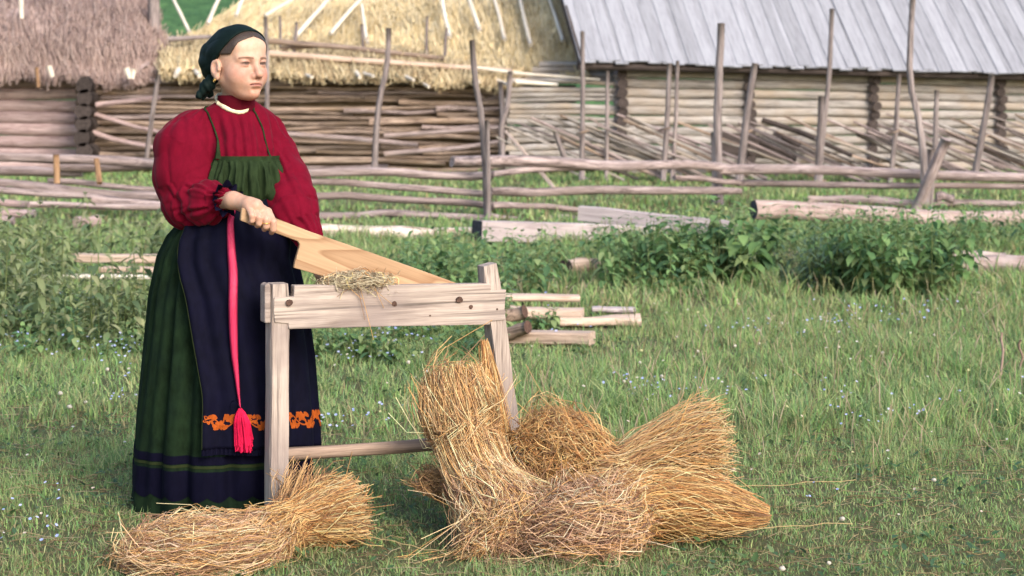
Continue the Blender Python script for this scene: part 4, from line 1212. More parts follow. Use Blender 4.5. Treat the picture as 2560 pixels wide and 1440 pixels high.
V, F = uvsurf(skirt_fn(.0022), us, np.linspace(zz(1169), zz(1176), 3)); npmesh('piping', V, F, M_STRIPE, skirt)
def scal(u, z):          # broad dark border with scalloped lower edge
    z1, z0 = zz(1184), zz(1248)
    s = (z - z0) / (z1 - z0)
    zl = z0 - .016 * np.abs(np.sin(13 * u))
    return skirt_fn(.0022)(u, zl + (z1 - zl) * s)
V, F = uvsurf(scal, us, np.linspace(zz(1184), zz(1248), 9)); npmesh('border', V, F, M_BAND, skirt)

# ---- apron
def ap_edges(z):
    zs = [zz(1130), zz(988), zz(758), zz(592), zz(520)]
    return np.interp(z, zs, [rad(-3), rad(-4), rad(-17), rad(-38), rad(-52)]), np.interp(z, zs, [rad(102), rad(100), rad(92), rad(80), rad(62)])
def apron_fn(off):
    def fn(s, z):        # s 0..1 across
        a, b = ap_edges(z); u = a + (b - a) * s
        p, n = sk(u, z)
        dn = np.clip((1.0 - z) / .8, 0, 1)
        fold = .0135 * np.sin(s * 21 + 1.6 * np.sin(s * 7) + .9 * dn) * (.30 + .70 * dn) + .006 * np.sin(s * 34 + 2 * dn + 2 * np.sin(s * 5)) * (1 - .3 * dn) + .004 * np.sin(s * 47 + 1) * (1 - .6 * dn)
        edge = -.004 * np.exp(-(s / .03) ** 2) - .004 * np.exp(-((1 - s) / .03) ** 2)
        p[:, 2] -= .050 * (1 - np.cos(u)) * dn ** 2
        return p + n * (.0315 + fold + edge + off)[:, None]
    return fn
ss = np.linspace(0, 1, 170)
zb = zz(1122)
def apron_body(s, z):
    return apron_fn(0)(s, z)
V, F = uvsurf(apron_body, ss, np.linspace(zz(500), zb, 80), False)
nv = len(V)
apron = npmesh('apron', V, F, M_NAVY, person)
md = apron.modifiers.new('cloth', 'SOLIDIFY'); md.thickness = .0025; md.offset = -1
# light edging along its left side
pts = [Vector(apron_fn(.002)(np.array([.004]), np.array([z]))[0]) for z in np.linspace(zz(560), zb, 10)]
strip('edging', pts, .0028, .001, M_STRIPE, apron, nsub=4)
# frill hanging below
V, F = uvsurf(lambda s, z: apron_fn(-.004)(s, z) + .003 * np.sin(s * 260)[:, None] * np.array([.5, -.8, 0]), np.linspace(0, 1, 260), np.linspace(zb + .003, zb - .022, 5), False)
npmesh('frill', V, F, M_BAND, apron)
# orange embroidery: a vine with leaves and open flowers, sewn on the cloth
zt, zl_ = zz(1036), zz(1077)
Vl, Fl, off_ = [], [], 0
arc = .60
def emb(poly):           # poly in (metres along, 0..1 height)
    global off_
    pl = np.array(poly); s = pl[:, 0] / arc; z = zl_ + (zt - zl_) * pl[:, 1]
    ok = (s > .004) & (s < .996)
    if not ok.all(): return
    Vp = apron_fn(.0016)(s, z); k = len(Vp)
    cpt = Vp.mean(0, keepdims=True)
    Vl.append(np.vstack([Vp, cpt])); Fl.append(np.array([[off_ + i, off_ + (i + 1) % k, off_ + k] for i in range(k)])); off_ += k + 1
def blob(cx, cy, rx, ry, rot, n=12, pet=0, dep=.0):
    a = np.linspace(0, 2 * math.pi, n, endpoint=False)
    r = 1 + dep * np.cos(pet * a)
    x = rx * r * np.cos(a); y = ry * r * np.sin(a)
    return [(cx + (x[i] * math.cos(rot) - y[i] * math.sin(rot)), cy + (x[i] * math.sin(rot) + y[i] * math.cos(rot)) / .0555) for i in range(n)]
rr = random.Random(3)
xs_ = np.arange(.012, .59, .004)
vin = lambda x: .5 + .27 * math.sin(x * 2 * math.pi / .105)
for a, b in zip(xs_[:-1], xs_[1:]):
    wv = .045
    emb([(a, vin(a) - wv), (b, vin(b) - wv), (b, vin(b) + wv), (a, vin(a) + wv)])
for k in range(17):
    x = .022 + k * .0365
    if x > .58: break
    up = 1 if k % 2 else -1
    emb(blob(x, .5 - up * .20, .0150, .0140, rr.uniform(-.4, .4), 20, 5, .28))
    emb(blob(x + .022, .5 + up * .30, .0135, .0070, up * .8, 10))
    emb(blob(x - .018, .5 + up * .33, .0120, .0065, -up * .7, 10))
    emb(blob(x + .012, .5 + up * .02, .0080, .0035, up * 1.2, 8))
    emb(blob(x - .014, .5 - up * .40, .0080, .0050, up * .2, 8))
npmesh('embroidery', np.vstack(Vl), np.vstack(Fl), M_ORANGE, apron, smooth=False)

# ---- gathered bodice with its band and straps
def bod(u, z):
    z1, z0 = 1.177, 1.010
    s = (z - z0) / (z1 - z0)
    c = np.interp(z, [z0, z1], [P(606, 505, WY).x, P(607, 392, WY).x])
    bul = .040 * np.sin(np.pi * np.clip(s * 1.02, 0, 1) ** .62) ** .8 - .016 * (1 - s) ** 8
    n = np.stack([np.sin(u) * BM[1][0] + np.cos(u) * BM[0][0], np.sin(u) * BM[1][1] + np.cos(u) * BM[0][1], 0 * u], -1)
    frc = np.clip(np.cos(u), 0, 1)
    rx, ry = .143 - .004 * s, .118 + .040 * frc * np.clip(s + .2, 0, 1)
    p = np.stack([c + rx * np.sin(u) * BM[1][0] + ry * np.cos(u) * BM[0][0], WY - .005 + rx * np.sin(u) * BM[1][1] + ry * np.cos(u) * BM[0][1], z], -1)
    wob = np.sin(3 * u + 2) * 1.2 + .8 * np.sin(7 * u)
    pl = (.0060 * np.sin(44 * u + wob + 2.5 * s) + .0075 * np.sin(19 * u + 4 * s + 1.5 * wob)) * np.sin(np.pi * np.clip(s, 0, 1)) ** .5
    sag = .006 * np.sin(17 * u + 4 * np.sin(2 * u)) * np.exp(-((s - .2) / .16) ** 2)
    return p + n * (bul + pl + sag)[:, None]
V, F = uvsurf(bod, np.linspace(-math.pi, math.pi, 360, endpoint=False), np.linspace(1.177, 1.002, 34))
V = V + vnormals(V, F) * (.007 * vnoise(V * np.array([46., 46, 7]), 61) + .004 * vnoise(V * np.array([90., 90, 16]), 62))[:, None] * np.clip((1.166 - V[:, 2:3]) / .03, 0, 1)
bodice = npmesh('bodice', V, F, M_GREENB, person)
def bandf(u, z):
    p = bod(u, z * 0 + 1.177); n = np.stack([np.sin(u) * BM[1][0] + np.cos(u) * BM[0][0], np.sin(u) * BM[1][1] + np.cos(u) * BM[0][1], 0 * u], -1)
    p = p + n * .004; p[:, 2] = z
    return p
V, F = uvsurf(bandf, np.linspace(-math.pi, math.pi, 160, endpoint=False), [1.184, 1.181, 1.167, 1.164])
npmesh('band', V, F, M_GREENB, bodice)
bb = bvh_of(blouse, bodice)
for sp_, wl in ((((546, 396), (546, 376), (545, 352), (536, 322), (527, 300), (519, 284), (512, 274)), [.022, .013, .007, .006, .006, .006, .006]), (((676, 396), (668, 378), (661, 350), (655, 322), (646, 300), (638, 284), (632, 276)), [.007, .006, .0055, .0055, .0055, .0055, .0055])):
    pr_ = [(onto(bb, x, y, .004), w1) for (x, y), w1 in zip(sp_, wl)]
    pr_ = [a for a in pr_ if a[0] is not None]
    lp_ = pr_[-1][0]
    pr_ += [(lp_ + Vector((.004, .03, .006)), pr_[-1][1]), (lp_ + Vector((.008, .09, -.004)), pr_[-1][1])]
    strip('strap', [a for a, _ in pr_], [b for _, b in pr_], .0016, M_GREENB, bodice)

# ---- lace cuff at the right wrist
ax = unit(RW - np.array(P(530, 503, 6.075)))
e1 = unit(np.cross(ax, [0, 0, 1.])); e2 = np.cross(ax, e1)
cc = np.array(P(556, 498, 6.03))
Vv = []; n = 72
for k, (s, r, wv) in enumerate([(-.010, .033, .001), (.002, .037, .003), (.014, .044, .006), (.026, .051, .009), (.031, .053, .010)]):
    a = np.linspace(0, 2 * math.pi, n, endpoint=False)
    rr_ = r + wv * np.sin(a * 11 + 1.5 * np.sin(2 * a))
    Vv.append((cc + ax * s)[None] + (ax * .006)[None] * np.sin(a * 7 + 2)[:, None] * (k / 4) + rr_[:, None] * (np.cos(a)[:, None] * e1 + np.sin(a)[:, None] * e2))
Vv = np.vstack(Vv)
i = np.arange(4)[:, None] * n + np.arange(n)[None]; j = np.arange(4)[:, None] * n + (np.arange(n)[None] + 1) % n
npmesh('cuff', Vv, np.stack([i, j, j + n, i + n], -1).reshape(-1, 4), M_CUFF, blouse)
# finger ring
mp = KN[1][1] * .55 + KN[1][2] * .45; dr = unit(KN[1][2] - KN[1][1]); e1 = unit(np.cross(dr, [1., 0, 0])); e2 = np.cross(dr, e1)
pt = np.stack([mp + .0128 * (e1 * math.cos(a) + e2 * math.sin(a)) for a in np.linspace(0, 2 * math.pi, 20)])[None]
V, F, _ = tubes(pt, np.array([.0016]), None, 6); npmesh('finger_ring', V, F, M_GOLD, person)

# ---- pink sash hanging over the apron, with its tassel
ab = bvh_of(apron, bodice, skirt)
sp = [(578, 530), (576, 560), (578, 620), (581, 690), (584, 760), (587, 830), (590, 890), (594, 950), (598, 995), (602, 1022)]
sash = strip('sash', [onto(ab, x, y, .012) for x, y in sp], [.022, .022, .027, .030, .030, .028, .023, .015, .008, .006], .006, M_PINK, person, nsub=6)
tp = np.array(onto(ab, 603, 1020, .016))
rg = np.random.default_rng(5); N = 260
a = rg.uniform(0, 2 * math.pi, N); rr_ = np.sqrt(rg.uniform(0, 1, N)); ln = rg.uniform(.098, .142, N)
K = 8; t = np.linspace(0, 1, K)
prof = np.interp(t, [0, .08, .2, .45, .75, 1], [.004, .010, .018, .026, .027, .029])
path = np.zeros((N, K, 3))
path[:, :, 0] = tp[0] + (np.cos(a) * rr_)[:, None] * prof[None] + .012 * t[None]
path[:, :, 1] = tp[1] + (np.sin(a) * rr_)[:, None] * prof[None] * .55 - .004
path[:, :, 2] = tp[2] - ln[:, None] * t[None]
path += rg.normal(size=(N, 1, 3)) * .002 * t[None, :, None]
V, F, _ = tubes(path, np.full(N, .0026), None, 4)
npmesh('tassel', V, F, M_TASSEL, sash)
cd = np.array([[tp + np.array([0, 0, -.0]), tp + np.array([-.010, -.006, .018]), tp + np.array([-.022, -.004, .026]), tp + np.array([-.030, -.002, .018]), tp + np.array([-.028, -.002, -.004])]])
V, F, _ = tubes(cd, np.array([.002]), None, 5); npmesh('cord', V, F, M_BAND, sash)
# ================================================================== trestle, blade and flax
M_TREST = wood('grey_weathered_pine', (.49, .405, .345), (.20, .155, .13), grain=16, fine=80, crack=.32, bump=.7, var=.10, stain=(.27, .215, .195), dist=.004, blot=2.6)
def ringwood(name, light, dark, rings=13, amt=.75, sc=(.9, 5.5, 5.5), weather=0.):
    t = NT(name); v, rnd = t.objvec()
    n = t.noise(t.mapv(v, sc), 1.0, 2, .45, .25)
    f = t.noise(t.mapv(v, (3, 90, 90)), 1.0, 4, .65)
    r = t.math('FRACT', t.math('MULTIPLY', n, rings))
    line = t.ramp(r, [(.0, (1, 1, 1)), (.55, (.72, .72, .72)), (.9, (.12, .12, .12)), (1.0, (.9, .9, .9))])
    big = t.ramp(n, [(.38, (.25, .25, .25)), (.62, (1, 1, 1))])
    c = t.mix(t.mix(1.0, line, big, 'MULTIPLY'), dark, light)
    c = t.mix(amt, light, c)
    c = t.mix(1.0, c, t.ramp(f, [(.3, (.78, .76, .74)), (.7, (1.06, 1.05, 1.04))]), 'MULTIPLY')
    t.bump(t.math('ADD', t.math('MULTIPLY', f, .5), line), .25, .002)
    return t.done(c, .7, .25)
M_BLADE = ringwood('warm_tan_pine', (.56, .38, .23), (.26, .14, .07), rings=17, amt=.9)
_i0, _i1 = 1 / 5.90, 1 / 6.20
def TP(x, y, off=0.0):
    Y = 1 / (_i0 + (_i1 - _i0) * (x - 690) / (1245 - 690))
    return P(x, y, Y + off)
T0 = TP(690, 800); T1 = TP(1245, 800)
tx = (T1 - T0); tx.z = 0; tx.normalize(); tz = Vector((0, 0, 1)); ty = Vector((-tx.y, tx.x, 0))
TO = Vector((T0.x, T0.y, 0))
TM = Matrix((tx, ty, tz)).transposed().to_4x4(); TM.translation = TO
def TL(x, y):
    p = TP(x, y) - TO
    return (p.dot(tx), p.z)
trestle = thing('scutching_bench', (T0.x, T0.y, 0), 'weathered wooden flax bench: one broad notched board pegged on two thick posts', 'bench')
def at(dx=0, dy=0, dz=0): return TM @ Matrix.Translation((dx, dy, dz))
pl = [(686, 744), (735, 742), (736, 714), (980, 713), (1227, 709), (1228, 727), (1266, 724), (1262, 772), (1265, 800), (1227, 803), (1226, 812), (980, 816), (722, 823), (721, 809), (687, 806), (684, 776)]
plank = poly_prism('board', [TL(*p) for p in pl], .042, at(), M_TREST, trestle, .0035)
# posts: tapered boxes with worn arrises
def post(name, x_top, y_top, x_bot, y_bot, w0, w1, d, off, topcut=0.0):
    a = TP(x_top, y_top); b = TP(x_bot, y_bot)
    ax, az = (a - TO).dot(tx), a.z
    bx, bz = (b - TO).dot(tx), b.z
    rg = random.Random(x_top)
    N = 12; V = []; F = []
    c = .011
    pr0 = [(-.5, c), (-.5, 1 - c), (-.5 + c, 1), (.5 - c, 1), (.5, 1 - c), (.5, c), (.5 - c, 0), (-.5 + c, 0)]
    for i in range(N + 1):
        t = i / N; cx = ax + (bx - ax) * t; cz = az + (bz - az) * t; w_ = w0 + (w1 - w0) * t
        sh = .86 if i == 0 else 1.0
        for k, (u, v) in enumerate(pr0):
            uu = u + (c * (1 if u < 0 else -1) * 3 if abs(abs(u) - (.5 - c)) < 1e-6 else 0); vv = v
            if abs(v - c) < 1e-6: vv = v + .14
            if abs(v - 1 + c) < 1e-6: vv = v - .14
            V.append((cx + uu * w_ * sh + rg.gauss(0, .0011), off + (.5 + (vv - .5) * sh) * d + rg.gauss(0, .0011), cz + (0 if i else topcut * u)))
    for i in range(N):
        for k in range(8):
            F.append((i * 8 + k, i * 8 + (k + 1) % 8, (i + 1) * 8 + (k + 1) % 8, (i + 1) * 8 + k))
    me = bpy.data.meshes.new(name)
    # built upright; the grain must run along local X, so build turned by 90 degrees
    Vt = [(z, y, -x) for x, y, z in V]
    me.from_pydata(Vt, [], F + [tuple(range(7, -1, -1)), tuple(range(N * 8, N * 8 + 8))])
    import bmesh
    bm = bmesh.new(); bm.from_mesh(me); bmesh.ops.recalc_face_normals(bm, faces=bm.faces); bm.to_mesh(me); bm.free()
    me.materials.append(M_TREST)
    o = bpy.data.objects.new(name, me); C.objects.link(o)
    rot = Matrix(((0, 0, -1, 0), (0, 1, 0, 0), (1, 0, 0, 0), (0, 0, 0, 1)))
    return place(o, at() @ rot, trestle)
post('post', 704, 711, 700, 1331, .062, .062, .078, .006)
post('post', 1229, 663, 1308, 1268, .058, .060, .070, .006, .01)
# worn side cheek of the left post, lapping outside the board's end
lx0, lz0 = TL(682, 738); lx1, lz1 = TL(682, 808)
poly_prism('cheek', [(lx0 - .022, lz1), (lx0 - .002, lz1), (lx0 - .002, lz0 + .03), (lx0 - .010, lz0 + .038), (lx0 - .022, lz0 + .030)], .055, at(0, .016, 0), M_TREST, trestle, .004)
# the low rung
p0 = TM @ Vector((TL(716, 1142)[0], .05, TL(716, 1142)[1])); p1 = TM @ Vector((TL(1296, 1096)[0], .03, TL(1296, 1096)[1]))
log('rung', p0, p1, .0225, .021, M_POLE, trestle, crook=.008, lump=.10, sides=10, seed=5)
# pegs and knots; the middle hole is a dark disc imitating its shade
def peg(x, y, r, proud, name='peg'):
    u, z = TL(x, y)
    a = TM @ Vector((u, .02, z)); b = TM @ Vector((u, -proud, z))
    log(name, a, b, r, r * .9, M_PEG, plank, crook=0, lump=.12, sides=9, seg=3, seed=int(x))
peg(722, 757, .0125, .007); peg(1147, 750, .0125, .008); peg(1177, 768, .0085, .0012, 'knot_and_hole'); peg(986, 760, .0105, .0010, 'knot_and_hole'); peg(1243, 773, .004, .001, 'knot_and_hole')
peg(1075, 789, .0035, .001, 'knot_and_hole')

# ---- scutching blade
b0 = PD(690, 563)
bx = (PD(1190, 741) - PD(690, 563)); bxh = Vector((bx.x, bx.y, 0)).normalized(); bdir = bx.normalized()
bz = (tz - bdir * tz.dot(bdir)).normalized(); by = bz.cross(bdir)
BMX = Matrix((bdir, by, bz)).transposed().to_4x4(); BMX.translation = b0 - by * .009
def BL(x, y):
    # intersect the view ray with the blade's plane
    o = Vector((0, 0, CH)); d = P(x, y, 6.0) - o
    t = (b0 - o).dot(by) / d.dot(by)
    q = o + d * t - b0
    return (q.dot(bdir), q.dot(bz))
out = [(603, 519), (640, 529), (690, 546), (770, 577), (900, 622), (1040, 671), (1150, 711), (1192, 730), (1196, 746), (1150, 770), (1080, 768), (980, 741), (850, 703), (733, 669), (735, 657), (748, 612), (744, 603), (690, 583), (640, 566), (600, 551)]
blade = poly_prism('scutching_knife', [BL(*p) for p in out], .019, BMX, M_BLADE, None, .0042)
tag(blade, 'long tan wooden scutching blade with a narrow handle, held slanting behind the bench board', 'tool')

# ---- flax
M_FIB = attr_mat('dry_flax_straw', .55, .35, trans=.12)
M_CORE = wood('gap_shade_core', (.26, .14, .06), (.09, .045, .02), grain=40, fine=120, bump=.8, var=.05)  # added filler, its dark brown imitates shade between the stalks
def palette(rg, n, kind):  # darkest straw, gold and pink tones imitate the shaded gaps between stalks
    pal = {'straw': [(.62, .40, .185), (.54, .31, .13), (.42, .215, .095), (.68, .47, .25), (.50, .26, .09), (.20, .10, .05)],
           'brown': [(.42, .235, .10), (.30, .155, .07), (.50, .29, .12), (.22, .115, .06), (.40, .21, .08)],
           'gold': [(.60, .36, .14), (.53, .29, .10), (.64, .43, .20), (.46, .22, .075), (.40, .17, .055), (.22, .10, .04)],
           'pink': [(.60, .36, .21), (.48, .265, .155), (.66, .43, .27), (.30, .155, .09), (.54, .30, .16), (.16, .08, .05)],
           'tow': [(.36, .27, .17), (.46, .36, .23), (.24, .17, .105), (.54, .43, .27)]}[kind]
    c = (np.array(pal)[rg.integers(0, len(pal), n)] * rg.uniform(1.0, 1.8, (n, 1)) * np.array([1.0, 1.08, 1.15])).clip(0, .88)
    return c
def fibres(line, rads, n, rg, pal, t0=(0, .15), t1=(.85, 1.0), curl=None, K=9, thick=(.0007, .0015), stray=.04, surf=.55, wander=.16):
    """fibres following a centre line; rads rows (r across, r up)"""
    line = np.array([np.array(p) for p in line]); rads = np.array(rads, float)
    a0 = rg.uniform(*t0, n); a1 = rg.uniform(*t1, n)
    t = a0[:, None] + (a1 - a0)[:, None] * np.linspace(0, 1, K)[None]
    c = cat(line, t); r = cat(rads, t)
    e = 1e-3; T = unit(cat(line, np.clip(t + e, 0, 1)) - cat(line, np.clip(t - e, 0, 1)))
    up = np.where(np.abs(T[..., 2:3]) > .8, np.array([0, 1., 0]), np.array([0, 0, 1.]))
    A = unit(np.cross(T, up)); B = np.cross(A, T); B = np.where(B[..., 2:3] < 0, -B, B)
    ph = rg.uniform(0, 2 * math.pi, n); rr = np.where(rg.random(n) < surf, rg.uniform(.8, 1.05, n), np.sqrt(rg.random(n)))
    u = np.repeat((rr * np.cos(ph))[:, None], K, 1); v = np.repeat((rr * np.sin(ph))[:, None], K, 1)
    s = np.linspace(0, 1, K)
    for f_ in (1, 2, 3):
        u = u + wander / f_ * rg.normal(size=(n, 1)) * np.sin(f_ * math.pi * s[None] + rg.uniform(0, 6, (n, 1)))
        v = v + wander / f_ * rg.normal(size=(n, 1)) * np.sin(f_ * math.pi * s[None] + rg.uniform(0, 6, (n, 1)))
    if curl is not None:
        cw = np.interp(t, np.linspace(0, 1, len(curl)), curl)
        for f_ in (3.0, 5.5):
            u = u + cw * rg.normal(size=(n, 1)) * .55 * np.sin(f_ * math.pi * s[None] + rg.uniform(0, 6, (n, 1)))
            v = v + cw * rg.normal(size=(n, 1)) * .55 * np.sin(f_ * math.pi * s[None] + rg.uniform(0, 6, (n, 1)))
    st = (rg.random(n) < stray)[:, None] * np.abs(s - .5)[None] ** 2 * 4
    u = u + st * rg.normal(size=(n, 1)) * .8; v = v + st * rg.normal(size=(n, 1)) * .5
    p = c + A * (u * r[..., 0])[..., None] + B * (v * r[..., 1])[..., None]
    p[..., 2] = np.maximum(p[..., 2], .004 + .006 * rg.random((n, 1)))
    return p, rg.uniform(*thick, n), palette(rg, n, pal)
def tangle(line, rads, n, rg, pal, t0, t1, K=8, thick=(.0007, .0014), size=(.05, .12)):
    """loose crossing stalks lying over the surface of a bundle"""
    line = np.array([np.array(p) for p in line]); rads = np.array(rads, float)
    tc = rg.uniform(t0, t1, n); c = cat(line, tc); r = cat(rads, tc)
    ph = rg.uniform(-.4, math.pi + .4, n)
    T = unit(cat(line, np.clip(tc + .01, 0, 1)) - cat(line, np.clip(tc - .01, 0, 1)))
    up = np.where(np.abs(T[..., 2:3]) > .8, np.array([0, 1., 0]), np.array([0, 0, 1.]))
    A = unit(np.cross(T, up)); B = np.cross(A, T); B = np.where(B[..., 2:3] < 0, -B, B)
    nrm = unit(A * np.cos(ph)[:, None] + B * np.sin(ph)[:, None]); tg = np.cross(nrm, T)
    ctr = c + A * (np.cos(ph) * r[:, 0])[:, None] + B * (np.sin(ph) * r[:, 1])[:, None]
    th = rg.uniform(0, 2 * math.pi, n); L = rg.uniform(*size, n); cv = rg.normal(0, .9, n)
    s = np.linspace(-1, 1, K)
    x = L[:, None] * s[None]; y = L[:, None] * cv[:, None] * (s[None] ** 2 - .3) * .6
    y = y + L[:, None] * .25 * np.sin(4 * s[None] + rg.uniform(0, 6, (n, 1)))
    d1 = T * np.cos(th)[:, None] + tg * np.sin(th)[:, None]; d2 = -T * np.sin(th)[:, None] + tg * np.cos(th)[:, None]
    sink = -(x ** 2 + y ** 2) / (2 * np.minimum(r[:, :1], r[:, 1:2]) + .02)
    p = ctr[:, None] + d1[:, None] * x[..., None] + d2[:, None] * y[..., None] + nrm[:, None] * (sink + rg.uniform(-.004, .014, (n, 1)))[..., None]
    p[..., 2] = np.maximum(p[..., 2], .004)
    return p, rg.uniform(*thick, n), palette(rg, n, pal)
def core(line, rads, parent, k=.72):
    line = np.array([np.array(p) for p in line]); rads = np.array(rads, float)
    t = np.linspace(.06, .94, 24); c = cat(line, t); r = cat(rads, t) * k; r[0] *= .3; r[-1] *= .3
    T = unit(np.gradient(c, axis=0)); up = np.where(np.abs(T[:, 2:3]) > .8, np.array([0, 1., 0]), np.array([0, 0, 1.]))
    A = unit(np.cross(T, up)); B = np.cross(A, T)
    th = np.linspace(0, 2 * math.pi, 16, endpoint=False)
    V = c[:, None] + A[:, None] * (np.cos(th)[None] * r[:, :1])[..., None] + B[:, None] * (np.sin(th)[None] * r[:, 1:2])[..., None]
    V = V + NR.normal(size=V.shape) * .004
    V[..., 2] = np.maximum(V[..., 2], .003)
    n = 16; i = np.arange(23)[:, None] * n + np.arange(n)[None]; j = np.arange(23)[:, None] * n + (np.arange(n)[None] + 1) % n
    npmesh('core', V.reshape(-1, 3), np.stack([i, j, j + n, i + n], -1).reshape(-1, 4), M_CORE, parent)
def band(line, rads, t, parent, rg, w_=.02, n=60, pal='brown', k=1.08):
    """stalks twisted round the bundle as its tie"""
    line = np.array([np.array(p) for p in line]); rads = np.array(rads, float)
    K = 26; a = np.linspace(0, 2 * math.pi, K)[None] + rg.uniform(0, 6.3, (n, 1))
    tt = np.full((n, K), t); c = cat(line, tt); r = cat(rads, tt)
    T = unit(cat(line, tt + .01) - cat(line, tt - .01)); up = np.where(np.abs(T[..., 2:3]) > .8, np.array([0, 1., 0]), np.array([0, 0, 1.]))
    A = unit(np.cross(T, up)); B = np.cross(A, T)
    o = rg.normal(0, w_ * .4, (n, 1)) + .006 * np.sin(a * 3 + rg.uniform(0, 6, (n, 1)))
    kk = k + rg.normal(0, .04, (n, 1))
    p = c + A * (np.cos(a) * r[..., 0] * kk)[..., None] + B * (np.sin(a) * r[..., 1] * kk)[..., None] + T * o[..., None]
    p[..., 2] = np.maximum(p[..., 2], .004)
    V, F, cc = tubes(p, rg.uniform(.001, .0018, n), palette(rg, n, pal))
    return npmesh('tie', V, F, M_FIB, parent, col=cc)
def build_bundle(name, label, line, rads, sets, tie=None, seed=1, tie_pal='brown', corek=.72):
    rg = np.random.default_rng(seed)
    p = np.array(line[len(line) // 2])
    root = thing(name, (p[0], p[1], 0), label, 'flax bundle', 'flax bundles on the grass round the bench')
    if corek: core(line, rads, root, corek)
    parts = []
    for kind, kw in sets:
        pa, th, cc = (fibres if kind == 'f' else tangle)(kw.pop('line', line), kw.pop('rads', rads), rg=rg, **kw)
        parts.append(tubes(pa, th, cc))
    V, F, cc = merge(parts)
    tag(npmesh('stalks', V, F, M_FIB, root, col=cc), kind='stuff')
    if tie is not None: band(line, rads, tie, root, rg, pal=tie_pal)
    return root
# bundle lying in front of the woman's hem
LA = [P(300, 1385, 5.44), P(400, 1378, 5.43), P(530, 1372, 5.45), P(640, 1350, 5.53), P(712, 1316, 5.61), P(765, 1300, 5.66), P(830, 1282, 5.70), P(895, 1268, 5.75)]
RA = [(.05, .035), (.14, .058), (.17, .070), (.12, .066), (.055, .052), (.070, .062), (.10, .084), (.11, .092)]
FA = [P(690, 1318, 5.60), P(720, 1290, 5.66), P(755, 1235, 5.76), P(790, 1170, 5.84)]
build_bundle('flax_bundle', 'golden flax bundle lying flat before the skirt hem at the left post', LA, RA,
             [('f', dict(n=1800, pal='straw', curl=[.5, .6, .5, .3, 0, 0, .08, .15], stray=.015)), ('f', dict(n=1000, pal='gold', t0=(.42, .56), t1=(.74, 1.0), wander=.3, stray=.14, curl=[0, 0, 0, 0, 0, .1, .2, .3])),
              ('f', dict(n=500, pal='pink', t0=(0, .12), t1=(.45, .6), curl=[.5, .6, .5, .3, 0, 0, 0, 0], K=10, stray=.01)), ('t', dict(n=600, pal='straw', t0=.03, t1=.45, size=(.04, .11))),
              ('f', dict(line=FA, rads=[(.03, .02), (.05, .03), (.07, .05), (.09, .06)], n=260, pal='brown', t0=(0, .1), t1=(.7, 1.), wander=.2, stray=.15))], tie=.57, seed=2, tie_pal='gold')
# bundle leaning upright against the right post
LB = [P(1128, 925, 5.97), P(1145, 1010, 5.92), P(1168, 1100, 5.86), P(1205, 1195, 5.78), P(1252, 1262, 5.70), P(1300, 1330, 5.63), P(1335, 1396, 5.56)]
RB = [(.085, .075), (.108, .09), (.106, .088), (.100, .075), (.125, .09), (.155, .10), (.18, .09)]
build_bundle('flax_bundle', 'tall tawny flax bundle standing tilted against the right post, tied at its middle', LB, RB,
             [('f', dict(n=2300, pal='straw', curl=[.25, .12, .05, 0, .1, .2, .35], wander=.14)), ('f', dict(n=600, pal='pink', t0=(.45, .55), t1=(.85, 1.), wander=.22, curl=[0, 0, 0, 0, .2, .4, .5])),
              ('t', dict(n=260, pal='brown', t0=.02, t1=.45, size=(.05, .13))), ('f', dict(n=700, pal='straw', t0=(.48, .56), t1=(.9, 1.), wander=.3, curl=[0, 0, 0, 0, .1, .3, .4], K=10)), ('t', dict(n=300, pal='pink', t0=.68, t1=1.0, size=(.07, .17)))], tie=.5, seed=3, tie_pal='straw')
# rear bundle of the crossed pair: dark head, pale fan
LC = [P(1305, 1185, 5.97), P(1390, 1172, 5.95), P(1465, 1172, 5.92), P(1535, 1180, 5.88), P(1620, 1150, 5.89), P(1735, 1122, 5.91), P(1828, 1108, 5.93)]
RC = [(.09, .13), (.12, .172), (.10, .14), (.06, .06), (.075, .075), (.10, .105), (.12, .13)]
build_bundle('flax_bundle', 'rear flax bundle with a dark shaggy head and a pale fan of stalks rising right', LC, RC,
             [('f', dict(n=1500, pal='straw', t0=(.44, .55), t1=(.76, 1.), wander=.24, stray=.10, curl=[0, 0, 0, 0, 0, .05, .15])), ('f', dict(n=700, pal='brown', t0=(0, .1), t1=(.5, .62), curl=[.3, .3, .2, 0, 0, 0, 0])),
              ('f', dict(n=450, pal='gold', t0=(0, .08), t1=(.4, .6), curl=[.35, .4, .3, 0, 0, 0, 0], K=10)), ('t', dict(n=500, pal='gold', t0=.0, t1=.42, size=(.04, .10)))], tie=.5, seed=4)
